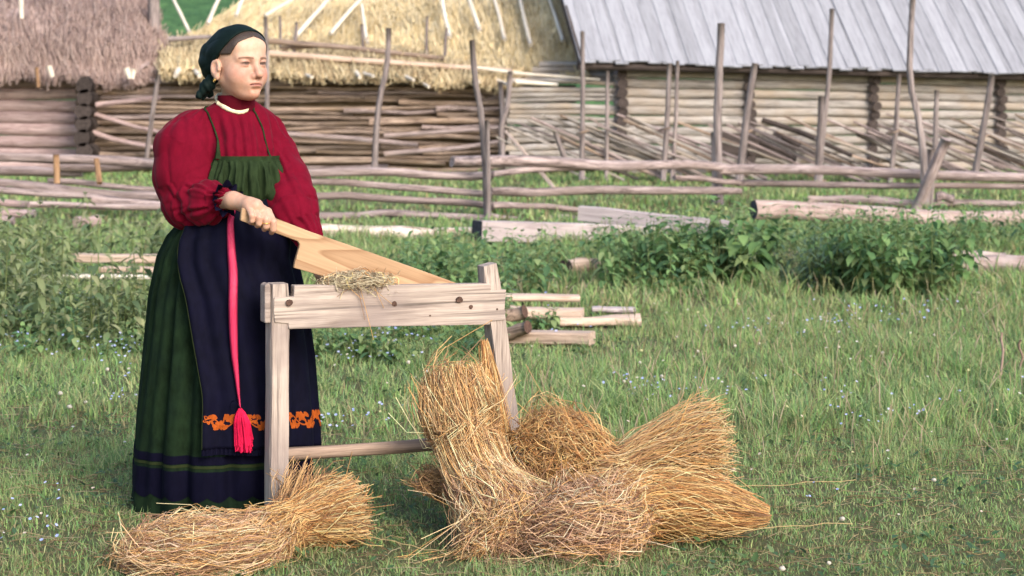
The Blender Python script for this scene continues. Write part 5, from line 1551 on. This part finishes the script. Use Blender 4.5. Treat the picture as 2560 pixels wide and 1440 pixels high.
# front bundle of the pair: matted head, low reddish fan
LD = [P(1315, 1350, 5.60), P(1405, 1322, 5.58), P(1492, 1302, 5.61), P(1572, 1266, 5.68), P(1660, 1256, 5.72), P(1780, 1266, 5.74), P(1925, 1288, 5.74)]
RD = [(.06, .05), (.13, .080), (.14, .090), (.085, .08), (.09, .082), (.10, .075), (.035, .025)]
build_bundle('flax_bundle', 'matted flax bundle lying low on the grass, its reddish fan tapering to the far right', LD, RD,
             [('f', dict(n=1700, pal='gold', t0=(.42, .53), t1=(.74, 1.0), wander=.22, stray=.07, curl=[0, 0, 0, 0, 0, .05, .2])), ('f', dict(n=500, pal='brown', t0=(.44, .55), t1=(.9, 1.0), wander=.1)),
              ('f', dict(n=600, pal='pink', t0=(0, .1), t1=(.5, .62), curl=[.7, .7, .5, .1, 0, 0, 0], K=10)), ('f', dict(n=600, pal='pink', t0=(0, .1), t1=(.4, .55), curl=[.7, .7, .5, .2, 0, 0, 0], K=11)), ('f', dict(n=500, pal='straw', t0=(0, .15), t1=(.46, .6), wander=.4, K=10)), ('t', dict(n=380, pal='pink', t0=.0, t1=.46, size=(.03, .085))), ('t', dict(n=450, pal='straw', t0=.0, t1=.5, size=(.05, .13)))], tie=.5, seed=6)
# slim twist of flax propped on the right post
LF = [P(1211, 848, 6.12), P(1222, 930, 6.09), P(1244, 1040, 6.05), P(1270, 1170, 6.0), P(1285, 1230, 5.97)]
build_bundle('flax_bundle', 'slim orange twist of flax propped upright along the left side of the right post', LF, [(.010, .010), (.022, .02), (.027, .024), (.03, .03), (.03, .03)],
             [('f', dict(n=330, pal='gold', wander=.25, t0=(0, .1), t1=(.85, 1)))], None, seed=8, corek=.6)
LG = [P(1072, 1238, 5.90), P(1085, 1215, 5.90), P(1120, 1205, 5.89), P(1180, 1200, 5.87)]
build_bundle('flax_bundle', 'small dark brown tuft of flax poking out left of the upright bundle', LG, [(.05, .055), (.05, .055), (.035, .03), (.02, .02)],
             [('f', dict(n=300, pal='brown', curl=[.7, .5, .2, 0], wander=.2, stray=.1))], None, seed=9, corek=.5)
# flax being worked, over the top edge of the board
rg = np.random.default_rng(12)
LT = [TP(800, 712, .075), TP(850, 706, .03), TP(900, 702, .012), TP(945, 705, .02), TP(985, 704, .04)]
parts = []
for pal, n, kw in (('tow', 170, {}), ('gold', 40, {})):
    pa, th, cc = tangle(LT, [(.02, .014), (.034, .024), (.040, .028), (.030, .022), (.012, .01)], n, rg, pal, 0.02, .98, size=(.015, .05), thick=(.0007, .0012)); parts.append(tubes(pa, th, cc))
pa, th, cc = fibres(LT, [(.02, .014), (.034, .022), (.040, .026), (.030, .02), (.012, .01)], 160, rg, 'tow', curl=[.5] * 5, thick=(.0007, .0012)); parts.append(tubes(pa, th, cc))
hang = np.stack([np.stack([np.array(TP(x0 + (x1 - x0) * s, 716 + (y1 - 716) * s, -.008 - .004 * math.sin(3 * s))) for s in np.linspace(0, 1, 11)]) for x0, x1, y1 in ((893, 912, 800), (900, 934, 850), (935, 960, 770), (925, 980, 760), (862, 850, 748), (880, 842, 742), (905, 940, 742), (870, 905, 748))])
parts.append(tubes(hang, np.full(8, .0010), palette(rg, 8, 'straw')))
V, F, cc = merge(parts)
tuft = npmesh('flax_tuft', V, F, M_FIB, None, col=cc)
tag(tuft, 'grey-brown handful of flax draped over the top edge of the bench board', 'flax')
# ================================================================== grass, weeds, flowers
M_GRASS = attr_mat('meadow_grass', .75, .2, trans=.30)
M_LEAF = attr_mat('weed_leaves', .6, .3, trans=.32)
M_FLOW = attr_mat('small_petals', .7, .2, trans=.2)
rg = np.random.default_rng(33)
def patch(x, y, s, seed): return vnoise(np.stack([x * s, y * s, 0 * x], 1), seed)
def grass_band(name, y0, y1, dens, h, wd, label, K=3):
    wfun = lambda Y: Y * .70 + (1.3 if y1 < 8 else 3.0)
    A = (wfun((y0 + y1) / 2)) * (y1 - y0)
    n = int(A * dens)
    Y = rg.uniform(y0, y1, n * 2); keep = rg.random(n * 2) < wfun(Y) / wfun(y1); Y = Y[keep][:n]; n = len(Y)
    X = (rg.random(n) - .5) * wfun(Y)
    # nearly half of the blades grow in tufts
    tn = max(1, n // 38); ty = rg.uniform(y0, y1, tn); tx_ = (rg.random(tn) - .5) * wfun(ty); tuft_ = rg.random(n) < .45; ti = rg.integers(0, tn, n); sg = .018 * (1 + .12 * (Y - 5))
    X = np.where(tuft_, tx_[ti] + rg.normal(0, 1, n) * sg, X); Y = np.where(tuft_, ty[ti] + rg.normal(0, 1, n) * sg, Y); hb = np.where(tuft_, rg.uniform(.9, 1.7, tn)[ti], .85)
    big = patch(X, Y, .9, 1); mid = patch(X, Y, 2.6, 2); fine = patch(X, Y, 9, 3)
    keep = rg.random(n) < np.clip(.72 + .30 * fine + .22 * mid, .38, 1)
    X, Y, big, mid, fine, hb = [a[keep] for a in (X, Y, big, mid, fine, hb)]; n = len(X)
    tall = np.clip(.80 + .32 * mid + .25 * big + .2 * fine, .62, 1.6) * np.clip(.75 + (Y - 5.2) * .16, .75, 1.35)
    # a lusher, taller belt crosses the meadow right of the bundles
    belt = np.exp(-((Y - 8.6) / 1.0) ** 2) * np.clip((X + .3) / 1.2, 0, 1); tall = tall * (1 + .45 * belt) * np.where((X > -.2) & (X < .95) & (Y > 9.9) & (Y < 12.3), .5, 1)
    hh = rg.uniform(h[0], h[1], n) * tall * hb
    ww = rg.uniform(wd[0], wd[1], n)
    pal = np.array([(.155, .295, .078), (.205, .335, .095), (.120, .250, .085), (.280, .355, .125), (.165, .265, .115), (.345, .360, .165)])
    c = pal[rg.integers(0, len(pal), n)] * rg.uniform(.85, 1.6, (n, 1)) + np.array([.02, .012, .015])
    dry = rg.random(n) < np.clip(.10 + .14 * mid - .10 * belt + .16 * np.exp(-((Y - 5.6) / .7) ** 2), .02, .45)
    c[dry] = np.array([(.40, .32, .17), (.33, .25, .13), (.27, .21, .12)])[rg.integers(0, 3, dry.sum())] * rg.uniform(.7, 1.1, (dry.sum(), 1))
    base = np.stack([X, Y, ground_z(X, Y) - .004], 1)
    V, F, cc = blades(base, rg.uniform(0, 2 * math.pi, n), hh * rg.uniform(.15, 1.1, n), hh, ww, c, K=K, tipcol=np.array((.26, .31, .14)))
    o = npmesh(name, V, F, M_GRASS, None, True, cc)
    tag(o, label, 'grass', kind='stuff')
grass_band('grass', 4.7, 7.6, 10000, (.028, .062), (.0026, .0048), 'short meadow grass round the bench and the flax bundles', K=3)
grass_band('grass', 7.6, 12.2, 3100, (.042, .085), (.0045, .0085), 'taller meadow grass behind the bench', K=3)
grass_band('grass', 12.2, 20.5, 800, (.06, .12), (.010, .018), 'meadow grass among the weeds and loose timber', K=3)
grass_band('grass', 20.5, 46.0, 130, (.05, .10), (.022, .04), 'far grass under the fences and sheds', K=3)

# seeding grass stems, pale and upright
n = 3400
Y = rg.uniform(6.4, 15.5, n); X = (rg.random(n) - .5) * (Y * .6 + 1)
m = patch(X, Y, 1.1, 21) + .6 * np.clip(X, -1, 1) > .1; X, Y = X[m], Y[m]; n = len(X)
hh = rg.uniform(.09, .20, n); t5 = np.linspace(0, 1, 5)
dx, dy = rg.normal(0, .25, n) * hh, rg.normal(0, .25, n) * hh
pth = np.stack([X[:, None] + dx[:, None] * t5 ** 1.7, Y[:, None] + dy[:, None] * t5 ** 1.7, ground_z(X, Y)[:, None] + hh[:, None] * t5], -1)
rd = np.array([.0008, .0008, .0008, .0022, .0012])[None] * (1 + .09 * (Y - 6))[:, None]
V, F, cc = tubes(pth, rd, np.array([(.36, .34, .17), (.42, .36, .22), (.28, .32, .13), (.46, .38, .27)])[rg.integers(0, 4, n)] * rg.uniform(.8, 1.15, (n, 1)))
tag(npmesh('seed_stems', V, F, M_GRASS, None, True, cc), 'pale seeding grass stems standing in the open meadow', 'grass', kind='stuff')
# low herbs and clover leaves in the turf
n = 9000
Y = rg.uniform(4.9, 12, n); X = (rg.random(n) - .5) * (Y * .6 + 1)
m = patch(X, Y, 2.2, 9) > .05; X, Y = X[m], Y[m]; n = len(X)
a = rg.uniform(0, 2 * math.pi, n); el = rg.uniform(.0, .9, n)
d = np.stack([np.cos(a) * np.cos(el), np.sin(a) * np.cos(el), np.sin(el)], 1); nr = unit(np.cross(np.cross(d, [0, 0, 1.]), d))
c = np.array([(.075, .15, .055), (.10, .18, .06), (.13, .19, .08), (.06, .12, .06)])[rg.integers(0, 4, n)] * rg.uniform(.7, 1.2, (n, 1))
V, F, cc = leaves(np.stack([X, Y, ground_z(X, Y) + rg.uniform(.005, .04, n)], 1), d, nr, rg.uniform(.018, .045, n), rg.uniform(.010, .022, n), c, .5)
tag(npmesh('herbs', V, F, M_LEAF, None, True, cc), 'low broad herbs and clover leaves in the meadow turf', 'herbs', kind='stuff')

# dry litter lying in the turf
n = 5500
Y = rg.uniform(4.8, 8.5, n); X = (rg.random(n) - .5) * (Y * .6 + 1); a = rg.uniform(0, 6.28, n); L_ = rg.uniform(.015, .06, n); s3 = np.linspace(-1, 1, 3)
pth = np.stack([X[:, None] + np.cos(a)[:, None] * L_[:, None] * s3, Y[:, None] + np.sin(a)[:, None] * L_[:, None] * s3, ground_z(X, Y)[:, None] + rg.uniform(.006, .03, (n, 1)) + rg.normal(0, .006, (n, 3))], -1)
V, F, cc = tubes(pth, rg.uniform(.0007, .0016, n), np.array([(.42, .33, .18), (.34, .25, .13), (.25, .18, .10), (.48, .40, .25)])[rg.integers(0, 4, n)] * rg.uniform(.7, 1.1, (n, 1)))
tag(npmesh('litter', V, F, M_GRASS, None, True, cc), 'dry stalk litter lying in the short turf', 'litter', kind='stuff')
# small flowers: pale blue forget-me-nots, white clover, yellow dots
def free(X, Y):     # not on the bundles or under the skirt
    return ~(((X > -1.35) & (X < -.35) & (Y > 5.2) & (Y < 6.0)) | ((X > -.35) & (X < .95) & (Y > 5.35) & (Y < 6.2)) | ((X + .967) ** 2 + (Y - 6.27) ** 2 < .16))
def stars(px, size, cols):
    n = len(px); a = rg.uniform(0, 6.28, n); th = np.linspace(0, 2 * math.pi, 5, endpoint=False)
    up = unit(np.stack([rg.normal(0, .35, n), -rg.uniform(.1, .9, n), np.ones(n)], 1)); e1 = unit(np.cross(up, [1., 0, 0])); e2 = np.cross(up, e1)
    V = [px]
    for k in range(5):
        V.append(px + (e1 * np.cos(a + th[k])[:, None] + e2 * np.sin(a + th[k])[:, None]) * size[:, None] + up * size[:, None] * .25)
    V = np.stack(V, 1).reshape(-1, 3)
    q = np.array([[0, k + 1, (k + 1) % 5 + 1] for k in range(5)])
    F = (np.arange(n)[:, None, None] * 6 + q[None]).reshape(-1, 3)
    return V, F, np.repeat(cols, 6, 0)
n = 4200
Y = rg.uniform(5.4, 13, n); X = (rg.random(n) - .5) * (Y * .6 + .6)
pz = patch(X, Y, 1.3, 14) + .5 * patch(X, Y, 4, 15); m = (pz > .46) & free(X, Y); X, Y = X[m], Y[m]; n = len(X)
V1 = stars(np.stack([X, Y, ground_z(X, Y) + rg.uniform(.05, .12, n)], 1), rg.uniform(.004, .0075, n) * (1 + .06 * (Y - 6)), np.array([(.42, .48, .72), (.50, .52, .70), (.34, .40, .66)])[rg.integers(0, 3, n)])
n = 260
Y = rg.uniform(5.5, 14.5, n); X = (rg.random(n) - .5) * (Y * .6 + .6); m = free(X, Y); X, Y = X[m], Y[m]; n = len(X)
V2 = stars(np.stack([X, Y, ground_z(X, Y) + rg.uniform(.05, .13, n)], 1), rg.uniform(.004, .0075, n) * (1 + .06 * (Y - 6)), np.array([(.52, .48, .38), (.50, .42, .34), (.50, .46, .24), (.55, .52, .46)])[rg.integers(0, 4, n)])
V, F, cc = merge([V1, V2])
tag(npmesh('flowers', V, F, M_FLOW, None, False, cc), 'tiny pale blue and white meadow flowers scattered in the grass', 'flowers', kind='stuff')
# clover and dandelion heads on stalks, each a small plant
hd_v = []
rg2 = np.random.default_rng(4)
ph = np.linspace(0, math.pi, 6); th = np.linspace(0, 2 * math.pi, 9)[:-1]
V = np.array([[.011 * math.sin(p) * math.cos(t), .011 * math.sin(p) * math.sin(t), .075 + .010 * math.cos(p)] for p in ph for t in th]) * (1 + .0) + rg2.normal(0, .0009, (48, 3))
i = np.arange(5)[:, None] * 8 + np.arange(8)[None]; j = np.arange(5)[:, None] * 8 + (np.arange(8)[None] + 1) % 8
Fh = np.stack([i, j, j + 8, i + 8], -1).reshape(-1, 4)
Vs, Fs, _ = tubes(np.array([[[0, 0, -.01], [.004, 0, .03], [0, 0, .072]]]), np.array([.0013]), None, 4)
VV, FF, CC = merge([(V, Fh, np.tile(np.array([(.60, .55, .46)]), (48, 1))), (Vs, Fs, np.tile(np.array([(.12, .18, .06)]), (len(Vs), 1)))])
base_head = None
FL = [(175, 998, 'largest white flower head left of the skirt'), (148, 968, 'white flower head above the largest one left of the skirt'), (1028, 884, 'white flower head seen under the bench board'), (1068, 902, 'small white flower head right of the one under the board'),
      (2340, 1195, None), (2070, 1395, None), (2110, 1290, None), (1960, 1418, None), (1830, 1160, None), (470, 880, None), (272, 905, None), (215, 975, None), (1690, 810, None), (1745, 850, None), (1835, 845, None), (1900, 832, None), (2012, 800, None), (1950, 780, None), (2100, 850, None), (2200, 868, None), (2275, 812, None), (2330, 812, None), (1600, 880, None), (1650, 925, None), (1560, 940, None), (2400, 872, None), (1880, 905, None), (1780, 930, None)]
for x, y, lab in FL:
    g = G(x, y + 45)
    if base_head is None:
        o = npmesh('flower_head', VV, FF, M_FLOW, None, True, CC); base_head = o
    else:
        o = bpy.data.objects.new('flower_head', base_head.data); C.objects.link(o)
    o.location = (g.x, g.y, float(ground_z(g.x, g.y))); o.rotation_euler = (R.uniform(-.2, .2), R.uniform(-.2, .2), R.uniform(0, 6))
    s = R.uniform(.6, .95) if lab is None else R.uniform(.9, 1.1); o.scale = (s, s, s * R.uniform(.8, 1.1))
    tag(o, lab or 'small white clover head on a stalk in the open grass', 'flower', 'white flower heads in the meadow')

# ---- weeds
def plant(seed, h, pairs, L, W, pal, stems=1, spread=.0, droop=.6, top=True):
    r = np.random.default_rng(seed); parts = []
    for s in range(stems):
        a0 = r.uniform(0, 6.28); off = np.array([math.cos(a0), math.sin(a0), 0]) * spread * math.sqrt(r.random())
        hh = h * r.uniform(.7, 1.1); ln = r.normal(0, .10, 2) * hh + off[:2] * .5
        t = np.linspace(0, 1, 6); stem = np.stack([off[0] + ln[0] * t ** 1.6, off[1] + ln[1] * t ** 1.6, hh * t], 1)
        sc = np.array([(.20, .25, .09)]) * r.uniform(.7, 1.2)
        Vt, Ft, _ = tubes(stem[None], np.linspace(.0045, .0018, 6)[None], None, 4); parts.append((Vt, Ft, np.tile(sc, (len(Vt), 1))))
        m = pairs; ts = np.linspace(.18, 1.0, m)
        B, D, Nn, LL, WW = [], [], [], [], []
        for k, tk in enumerate(ts):
            p = np.array([np.interp(tk, t, stem[:, q]) for q in range(3)])
            for sd in (0, 1):
                a = k * 1.57 + sd * math.pi + r.normal(0, .35) + a0
                el = r.uniform(-.55, .35) + (.5 if tk > .9 else 0)
                dv = np.array([math.cos(a) * math.cos(el), math.sin(a) * math.cos(el), math.sin(el)])
                pet = .25 * L
                B.append(p + dv * pet * .5); D.append(dv); nn = np.cross(np.cross(dv, [0, 0, 1.]), dv); Nn.append(nn / (np.linalg.norm(nn) + 1e-6))
                f = (1.0 - .45 * max(0, tk - .6) / .4) * (.75 + .25 * min(1, tk * 3)) * r.uniform(.75, 1.15); LL.append(L * f); WW.append(W * f)
        n = len(B); cc = np.array(pal)[r.integers(0, len(pal), n)] * r.uniform(.75, 1.2, (n, 1))
        parts.append(leaves(np.array(B), np.array(D), np.array(Nn), np.array(LL), np.array(WW), cc, droop))
    return merge(parts)
PG_L = [(.195, .245, .105), (.235, .275, .125), (.165, .225, .100), (.290, .305, .155), (.120, .180, .085)]
PG_D = [(.125, .235, .085), (.160, .275, .098), (.200, .315, .112), (.090, .180, .080), (.260, .335, .140)]
PG_B = [(.125, .200, .120), (.155, .230, .140), (.190, .255, .145), (.090, .160, .095)]
def variants(k, **kw): return [plant(100 * kw.get('sd', 1) + q, kw['h'], kw['pairs'], kw['L'], kw['W'], kw['pal'], kw.get('stems', 1), kw.get('spread', 0), kw.get('droop', .6)) for q in range(k)]
def meshes(vs, nm):
    out = []
    for V, F, cc in vs:
        o = npmesh(nm, V, F, M_LEAF, None, True, cc); out.append(o.data); bpy.data.objects.remove(o)
    return out
ML = meshes(variants(6, h=.50, pairs=9, L=.105, W=.044, pal=PG_L, sd=1, droop=.9), 'nettle')
MD = meshes(variants(6, h=.46, pairs=8, L=.115, W=.062, pal=PG_D, sd=2, droop=.8), 'nettle')
MLOW = meshes(variants(5, h=.20, pairs=5, L=.075, W=.045, pal=PG_D, sd=3, stems=3, spread=.06, droop=.6), 'weed')
def scatter(n, name, ms, region, label, group, scale=(.8, 1.15), seed=0, ok=None):
    r = random.Random(seed); k = 0
    while k < n:
        x, y = region(r)
        if ok and not ok(x, y): continue
        g = G(x, y)
        o = bpy.data.objects.new(name, r.choice(ms)); C.objects.link(o)
        o.location = (g.x, g.y, float(ground_z(g.x, g.y)) - .005)
        s = r.uniform(*scale); o.scale = (s, s, s * r.uniform(.9, 1.1)); o.rotation_euler = (r.gauss(0, .07), r.gauss(0, .07), r.uniform(0, 6.28))
        tag(o, label, 'nettle' if name == 'nettle' else 'weed', group); k += 1
def ybias(r, a, b): return 270 + 1 / (r.uniform(1 / (b - 270), 1 / (a - 270)) if r.random() < .5 else 1 / r.uniform(a - 270, b - 270))
scatter(100, 'nettle', ML, lambda r: (r.uniform(-60, 430), ybias(r, 640, 862)), 'pale olive nettle in the tall weed patch left of the skirt', 'nettles left of the woman', (.9, 1.3), 1,
        lambda x, y: not (185 < x < 430 and 680 < y < 800))
scatter(55, 'weed', MLOW, lambda r: (r.uniform(-60, 420), r.uniform(780, 900)), 'low dark green weed at the foot of the left nettles', 'low weeds left of the woman', (.6, 1.0), 2)
scatter(52, 'nettle', MD, lambda r: (r.uniform(960, 1430), ybias(r, 690, 775)), 'green nettle in the patch behind the bench board', 'nettles behind the bench', (.65, 1.0), 3, lambda x, y: not (1400 < x < 1500 and y > 690))
scatter(70, 'weed', MLOW, lambda r: (r.uniform(770, 1260), r.uniform(800, 905)), 'low leafy weed seen under the bench board', 'low weeds under the bench', (.65, 1.1), 4)
scatter(50, 'nettle', MD, lambda r: (r.uniform(1440, 1760), ybias(r, 640, 735)), 'green nettle between the squared beam and the open grass', 'nettles before the squared beam', (.65, 1.0), 5, lambda x, y: not (1400 < x < 1500 and y > 690))
scatter(52, 'nettle', MD, lambda r: (r.uniform(1850, 2380), r.uniform(640, 715)), 'green nettle before the thick fallen log', 'nettles before the fallen log', (.75, 1.1), 6, lambda x, y: not (1875 < x < 2005 and y > 655))
scatter(18, 'nettle', MD, lambda r: (r.uniform(2360, 2620), r.uniform(610, 640)), 'green nettle behind the reddish log at the right edge', 'nettles at the right edge', (.6, .9), 7)
scatter(12, 'nettle', ML, lambda r: (r.uniform(430, 1000), r.uniform(640, 690)), 'pale nettle before the white peeled log', 'nettles before the peeled log', (.4, .7), 8)
scatter(14, 'nettle', MD, lambda r: (r.uniform(1690, 1890), r.uniform(545, 610)), 'green weed growing at the dark end of the fallen log', 'weeds at the fallen log end', (.5, .8), 9)
def thicket(label, n, vs, region, scale, seed):
    r = random.Random(seed); parts = []
    for k in range(n):
        x, y = region(r); g = G(x, y); V, F, cc = vs[r.randrange(len(vs))]; s = r.uniform(*scale); a = r.uniform(0, 6.28)
        Rz = np.array([[math.cos(a), -math.sin(a), 0], [math.sin(a), math.cos(a), 0], [0, 0, 1]])
        parts.append((V @ Rz.T * s + np.array([g.x, g.y, float(ground_z(g.x, g.y)) - .005]), F, cc * r.uniform(.85, 1.15)))
    V, F, cc = merge(parts)
    tag(npmesh('thicket', V, F, M_LEAF, None, True, cc), label, 'weeds', kind='stuff')
VD = variants(5, h=.44, pairs=7, L=.12, W=.065, pal=PG_D, sd=5, droop=.8); VL = variants(5, h=.42, pairs=8, L=.10, W=.044, pal=PG_L, sd=6, droop=.9)
def gaps(r, x0, x1, f):
    while True:
        x, y = r.uniform(x0, x1), f(r)
        if not ((1395 < x < 1505 and y > 685) or (1875 < x < 2005 and y > 655) or (x > 2365 and y > 622)): return x, y
thicket('dense weed mass along the fallen log at the right', 95, VD, lambda r: gaps(r, 1840, 2640, lambda q: q.uniform(596, 700)), (.6, 1.0), 51)
thicket('dense weed mass behind the bench and before the squared beam', 125, VD, lambda r: gaps(r, 980, 1800, lambda q: ybias(q, 650, 745)), (.5, .95), 52)
thicket('dense weed mass left of the woman', 120, VL, lambda r: (r.uniform(-80, 190), r.uniform(690, 880)) if r.random() < .6 else (r.uniform(190, 430), r.uniform(810, 885)), (.5, .9), 53)
thicket('sparse low weeds under the rail fences', 90, VL, lambda r: (r.uniform(-60, 2620), r.uniform(545, 620)), (.35, .6), 54)
# bushes one can tell apart
def bush(label, x, y, seed, **kw):
    g = G(x, y); root = thing('bush', (g.x, g.y, 0), label, 'bush', 'leafy bushes in the meadow')
    V, F, cc = plant(seed, **kw); V = V + np.array([g.x, g.y, -.01])
    npmesh('foliage', V, F, M_LEAF, root, True, cc)
    r = np.random.default_rng(seed); st = []
    for k in range(5):
        a = r.uniform(0, 6.28); q = kw['spread'] * .4
        st.append([[g.x + math.cos(a) * q * t * .8, g.y + math.sin(a) * q * t * .8, kw['h'] * .6 * t - .01] for t in np.linspace(0, 1, 5)])
    V, F, _ = tubes(np.array(st), np.full(5, .006), None, 5)
    npmesh('stem', V, F, M_LEAF, root, True, np.tile(np.array([(.16, .19, .08)]), (len(V), 1)))
bush('broad-leaved dark green bush right of the squared beam', 1790, 712, 41, h=.56, pairs=7, L=.155, W=.105, pal=PG_D, stems=34, spread=.36, droop=.9)
bush('grey-green feathery bush between broad-leaved bush and the right nettle bush', 2055, 722, 42, h=.44, pairs=10, L=.12, W=.03, pal=PG_B, stems=28, spread=.30, droop=.4)
bush('tall dense nettle bush before the fallen log, left of the reddish log', 2270, 735, 43, h=.60, pairs=9, L=.13, W=.065, pal=PG_D, stems=36, spread=.40, droop=.9)
bush('nettle bush just right of the feathery bush', 2150, 728, 46, h=.54, pairs=9, L=.10, W=.05, pal=PG_D, stems=22, spread=.28, droop=.9)
bush('small leafy weed growing through the planks beside the right post', 1362, 838, 44, h=.17, pairs=6, L=.075, W=.04, pal=PG_D, stems=7, spread=.08, droop=.6)
bush('nettle bush growing just left of the broad-leaved bush', 1620, 700, 45, h=.48, pairs=8, L=.105, W=.06, pal=PG_D, stems=28, spread=.40, droop=.9)

# loose stalks fallen on the grass
rg3 = np.random.default_rng(9)
def stalk(label, a, b, sag=.0):
    pa = G(*a); pb = G(*b); t = np.linspace(0, 1, 10)
    p = np.stack([np.array(pa) * (1 - s) + np.array(pb) * s + np.array([0, 0, .055]) + np.array([0, sag * 3, sag]) * math.sin(math.pi * s) + rg3.normal(0, .003, 3) for s in t])[None]
    V, F, cc = tubes(p, np.array([.0016]), np.array([(.55, .40, .18)]))
    tag(npmesh('flax_stalk', V, F, M_FIB, None, True, cc), label, 'flax stalk', 'single flax stalks on the grass')
stalk('long single flax stalk lying right of the reddish fan tip', (1800, 1375), (2135, 1352))
stalk('pale curved stalk lying alone in the meadow beyond the bundles', (1530, 975), (1690, 1010), -.03)
stalk('single flax stalk above the reddish fan, running to the right', (1760, 1262), (2140, 1240))
stalk('single flax stalk in front of the matted bundle', (1270, 1450), (1590, 1400))
stalk('single flax stalk trailing right of the left bundle', (880, 1380), (1110, 1428))
